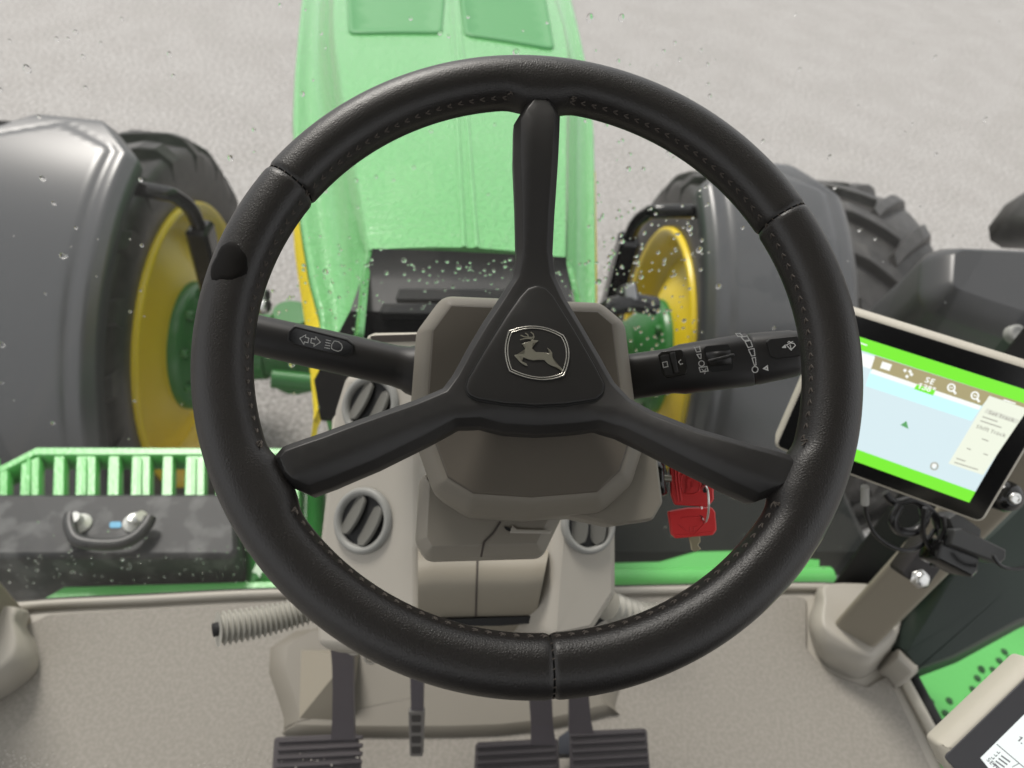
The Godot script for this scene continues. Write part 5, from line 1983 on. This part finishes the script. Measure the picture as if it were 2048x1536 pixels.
func build_steering_wheel() -> void:
	var t := thing("steering_wheel", "black leather three-spoke steering wheel with a stag emblem on its hub", "steering wheel", W.origin)
	for q in [[565, 345], [1560, 430], [1107, 1340]]:
		var p := met(W, q, 0.012)[0]
		seams.append(p.angle())
	for i in 3:
		var q: Array = [[1083, 205], [585, 935], [1575, 940]][i]
		spokes[i] = met(W, q, 0.012)[0].angle()
	var order := seams.duplicate()
	order.sort()
	for i in 3:
		var a: float = order[i]
		var b: float = order[(i + 1) % 3]
		if b < a:
			b += TAU
		var gap := 0.0005 / RM
		var s := Sh.new()
		var rows := []
		var ths := [a + gap, a + gap * 3, a + gap * 6, a + gap * 10]
		var n := int((b - a) / 0.022)
		for k in range(1, n):
			ths.append(lerpf(a + gap * 10, b - gap * 10, k / float(n)))
		ths.append_array([b - gap * 10, b - gap * 6, b - gap * 3, b - gap])
		for th in ths:
			var ring := PackedVector3Array()
			for k in 44:
				ring.append(W * rim_point(th, -TAU * k / 44))
			rows.append(ring)
		s.sg(1)
		s.grid(rows, true, true)
		obj("leather_cover", s, M.leather, t)
	var s := Sh.new()
	var core := PackedVector3Array()
	for k in 97:
		core.append(W * Vector3(RM * cos(TAU * k / 96), RM * sin(TAU * k / 96), 0))
	s.tube(core, RT - 0.002, 16, false)
	obj("rim_core", s, M.deep_black, t)
	# seam stitches at the three joins
	for sm in seams:
		s = Sh.new()
		for k in 9:
			var ph := lerpf(0.15, 2.4, k / 8.0)
			s.tube(PackedVector3Array([W * rim_point(sm - 0.005, ph, -0.0003), W * rim_point(sm, ph + 0.02, 0.0002), W * rim_point(sm + 0.005, ph + 0.04, -0.0003)]), 0.00035, 5)
		obj("seam_thread", s, M.thread, t)
	# cross stitches along the inner edge
	var proto := Sh.new()
	proto.tube(PackedVector3Array([Vector3(-0.0024, 0.0016, -0.0004), Vector3(-0.0008, 0.001, 0.00045), Vector3(0.0012, 0.0001, 0.0005)]), PackedFloat32Array([0.0004, 0.0006, 0.00045]), 6)
	proto.tube(PackedVector3Array([Vector3(-0.0020, -0.0020, -0.0004), Vector3(-0.0006, -0.0010, 0.0005), Vector3(0.0014, -0.0001, 0.0002)]), PackedFloat32Array([0.0004, 0.0006, 0.00045]), 6)
	var pm := proto.done()
	var n := 142
	for k in n:
		var th := TAU * k / n
		var near := false
		for sp in spokes:
			near = near or ang_gap(th, sp) < 0.115
		if near:
			continue
		var p := rim_point(th, 2.80)
		var tx := Vector3(-sin(th), cos(th), 0)
		var nn := Vector3(cos(th) * cos(2.80), sin(th) * cos(2.80), sin(2.80))
		var jit := rng.randf_range(-0.18, 0.18)
		var b := Basis(tx, nn.cross(tx), nn) * Basis(Vector3(0, 0, 1), jit)
		var o := obj("stitch", pm, M.thread, t, true)
		o.transform = Transform3D(W.basis * b, W.basis * p)
	# loose knots where the stitching starts at each spoke
	for sp in spokes:
		for e in [-1.0, 1.0]:
			s = Sh.new()
			var th: float = sp + e * 0.125
			var p0 := rim_point(th, 2.6, 0.0006)
			var pts := PackedVector3Array()
			for k in 7:
				pts.append(W * (p0 + Vector3(rng.randf_range(-0.0022, 0.0022), rng.randf_range(-0.0022, 0.0022), rng.randf_range(-0.0005, 0.001))))
			s.tube(smooth_path(pts, 4), 0.00045, 6)
			obj("thread_knot", s, M.thread, t)
	# worn places in the leather
	s = Sh.new()
	var c0 := met(W, [450, 524], 0.0155)[0].angle()
	var rows := []
	var rad := [0.0, 0.35, 0.7, 0.9, 1.0]
	for r in rad:
		var ring := PackedVector3Array()
		for k in 24:
			var a := TAU * k / 24
			var j := 1.0 + 0.10 * sin(a * 3.0 + 1.0) + 0.05 * sin(a * 7.0)
			ring.append(W * rim_point(c0 + 0.070 * r * j * sin(a), 1.50 + 0.66 * r * j * cos(a), 0.00025 if r < 0.95 else -0.0002))
		rows.append(ring)
	s.sg(1)
	s.grid(rows, true, true)
	obj("worn_patch", s, M.patch_black, t)
	s = Sh.new()
	var e0 := met(W, [1648, 1085], 0.0)[0].angle()
	var e1 := met(W, [1525, 1240], 0.0)[0].angle()
	rows = []
	for k in 41:
		var f := k / 40.0
		var th := lerpf(e0, e1, f)
		var half := 0.13 * sin(PI * f) * (0.55 + 0.45 * rng.randf())
		var mid := 0.42 + 0.10 * sin(f * 9.0)
		rows.append(PackedVector3Array([W * rim_point(th, mid - half, -0.0001), W * rim_point(th, mid, 0.00025), W * rim_point(th, mid + half, -0.0001)]))
	s.sg(1)
	s.grid(rows, true)
	var wm := mat("worn_pale", 0.3, 0.29, 0.21, 0.7)
	relief(wm, noise_tex(0.15, FastNoiseLite.TYPE_SIMPLEX_SMOOTH, 3, null, 256, 41), 0.06, 25.0)
	obj("worn_edge", s, wm, t)

	# spokes and hub frame, dished towards the column
	var out := met(W, [1062, 187, 1104, 187, 1122, 222, 1119, 300, 1111, 420, 1107, 500, 1113, 546, 1132, 588, 1168, 648, 1205, 712, 1232, 760, 1264, 793, 1310, 818, 1400, 853, 1500, 882, 1572, 902, 1594, 908, 1608, 932, 1598, 966, 1568, 984, 1527, 1000, 1470, 974, 1380, 930, 1300, 890, 1245, 864, 1200, 851, 1140, 857, 1075, 861, 1010, 857, 960, 846, 915, 848, 850, 882, 750, 930, 660, 968, 612, 986, 575, 970, 556, 950, 542, 912, 560, 890, 640, 862, 740, 826, 830, 795, 885, 772, 905, 745, 935, 690, 965, 640, 1000, 588, 1026, 546, 1034, 500, 1032, 400, 1028, 300, 1029, 230], 0.0, dish)
	ridge = met(W, [535, 966, 600, 948, 905, 826, 990, 812, 1075, 822, 1160, 815, 1230, 826, 1436, 915, 1562, 970, 1612, 985], 0.0, dish)
	side_ridge = met(W, [1053, 200, 1054, 545], 0.005)
	s = Sh.new()
	plate(s, W, out, [[0.002, -0.026], [0.0, -0.016], [0, -0.0055], [0.0004, -0.0045], [0.0010, -0.0040], [0.0037, -0.0005], [0.0043, -0.0001], [0.0048, 0.0]], dish, 0.0028)
	obj("spoke_frame", s, M.black_plastic, t)
	var cap := rounded(met(W, [1040, 594, 1056, 577, 1074, 571, 1090, 576, 1106, 592, 1150, 664, 1190, 733, 1208, 768, 1207, 786, 1192, 798, 1130, 808, 1072, 811, 1010, 807, 956, 798, 937, 789, 932, 775, 938, 757, 975, 694, 1015, 630], -0.018), 0.004, 3)
	s = Sh.new()
	plate(s, W, shrunk(ccw(cap), -0.0011), [[0, -0.024], [0, -0.0188], [0.0002, -0.0186]])
	obj("cap_groove", s, M.deep_black, t)
	s = Sh.new()
	var dome := func(p: Vector2) -> float: return 0.0016 * (1.0 - minf(1.0, (p - Vector2(0, -0.004)).length_squared() / 0.0016))
	plate(s, W, cap, [[0, -0.0215], [0, -0.0180], [0.00025, -0.0176], [0.0007, -0.01745], [0.002, -0.0173]], dome, 0.004)
	var hc := obj("hub_cap", s, M.cap_plastic, t)
	# emblem: two fine rings and a leaping stag
	var c := met(W, [1073, 705], -0.0158)[0]
	var e := met(W, [1137, 705], -0.0158)[0]
	var sc := (e - c).length() / 0.548
	var pl := Transform2D(deg_to_rad(0.5), Vector2.ONE * sc, 0.0, c)
	var ef := W * Transform3D(Basis(), Vector3(0, 0, -0.0158))
	s = Sh.new()
	plate(s, ef, shield(Transform2D(pl.get_rotation(), pl.get_scale() * 1.045, 0.0, c)), [[0, -0.003], [0, 0.0001], [0.0003, 0.0003], [0.0008, 0.0001]])
	var plaque := obj("emblem_plaque", s, M.gloss_black if false else M.cap_plastic, hc)
	for k in [1.0, 0.925]:
		s = Sh.new()
		var loop := PackedVector3Array()
		var sh := shield(Transform2D(pl.get_rotation(), pl.get_scale() * k, 0.0, c))
		sh.append(sh[0])
		for q in sh:
			loop.append(ef * Vector3(q.x, q.y, 0.0003))
		s.tube(loop, 0.0004, 8, false)
		obj("emblem_ring", s, M.chrome, plaque)
	s = Sh.new()
	deer(s, ef, pl, 0.0, 0.0008, 0.0007)
	obj("emblem_stag", s, M.dull_metal, plaque)
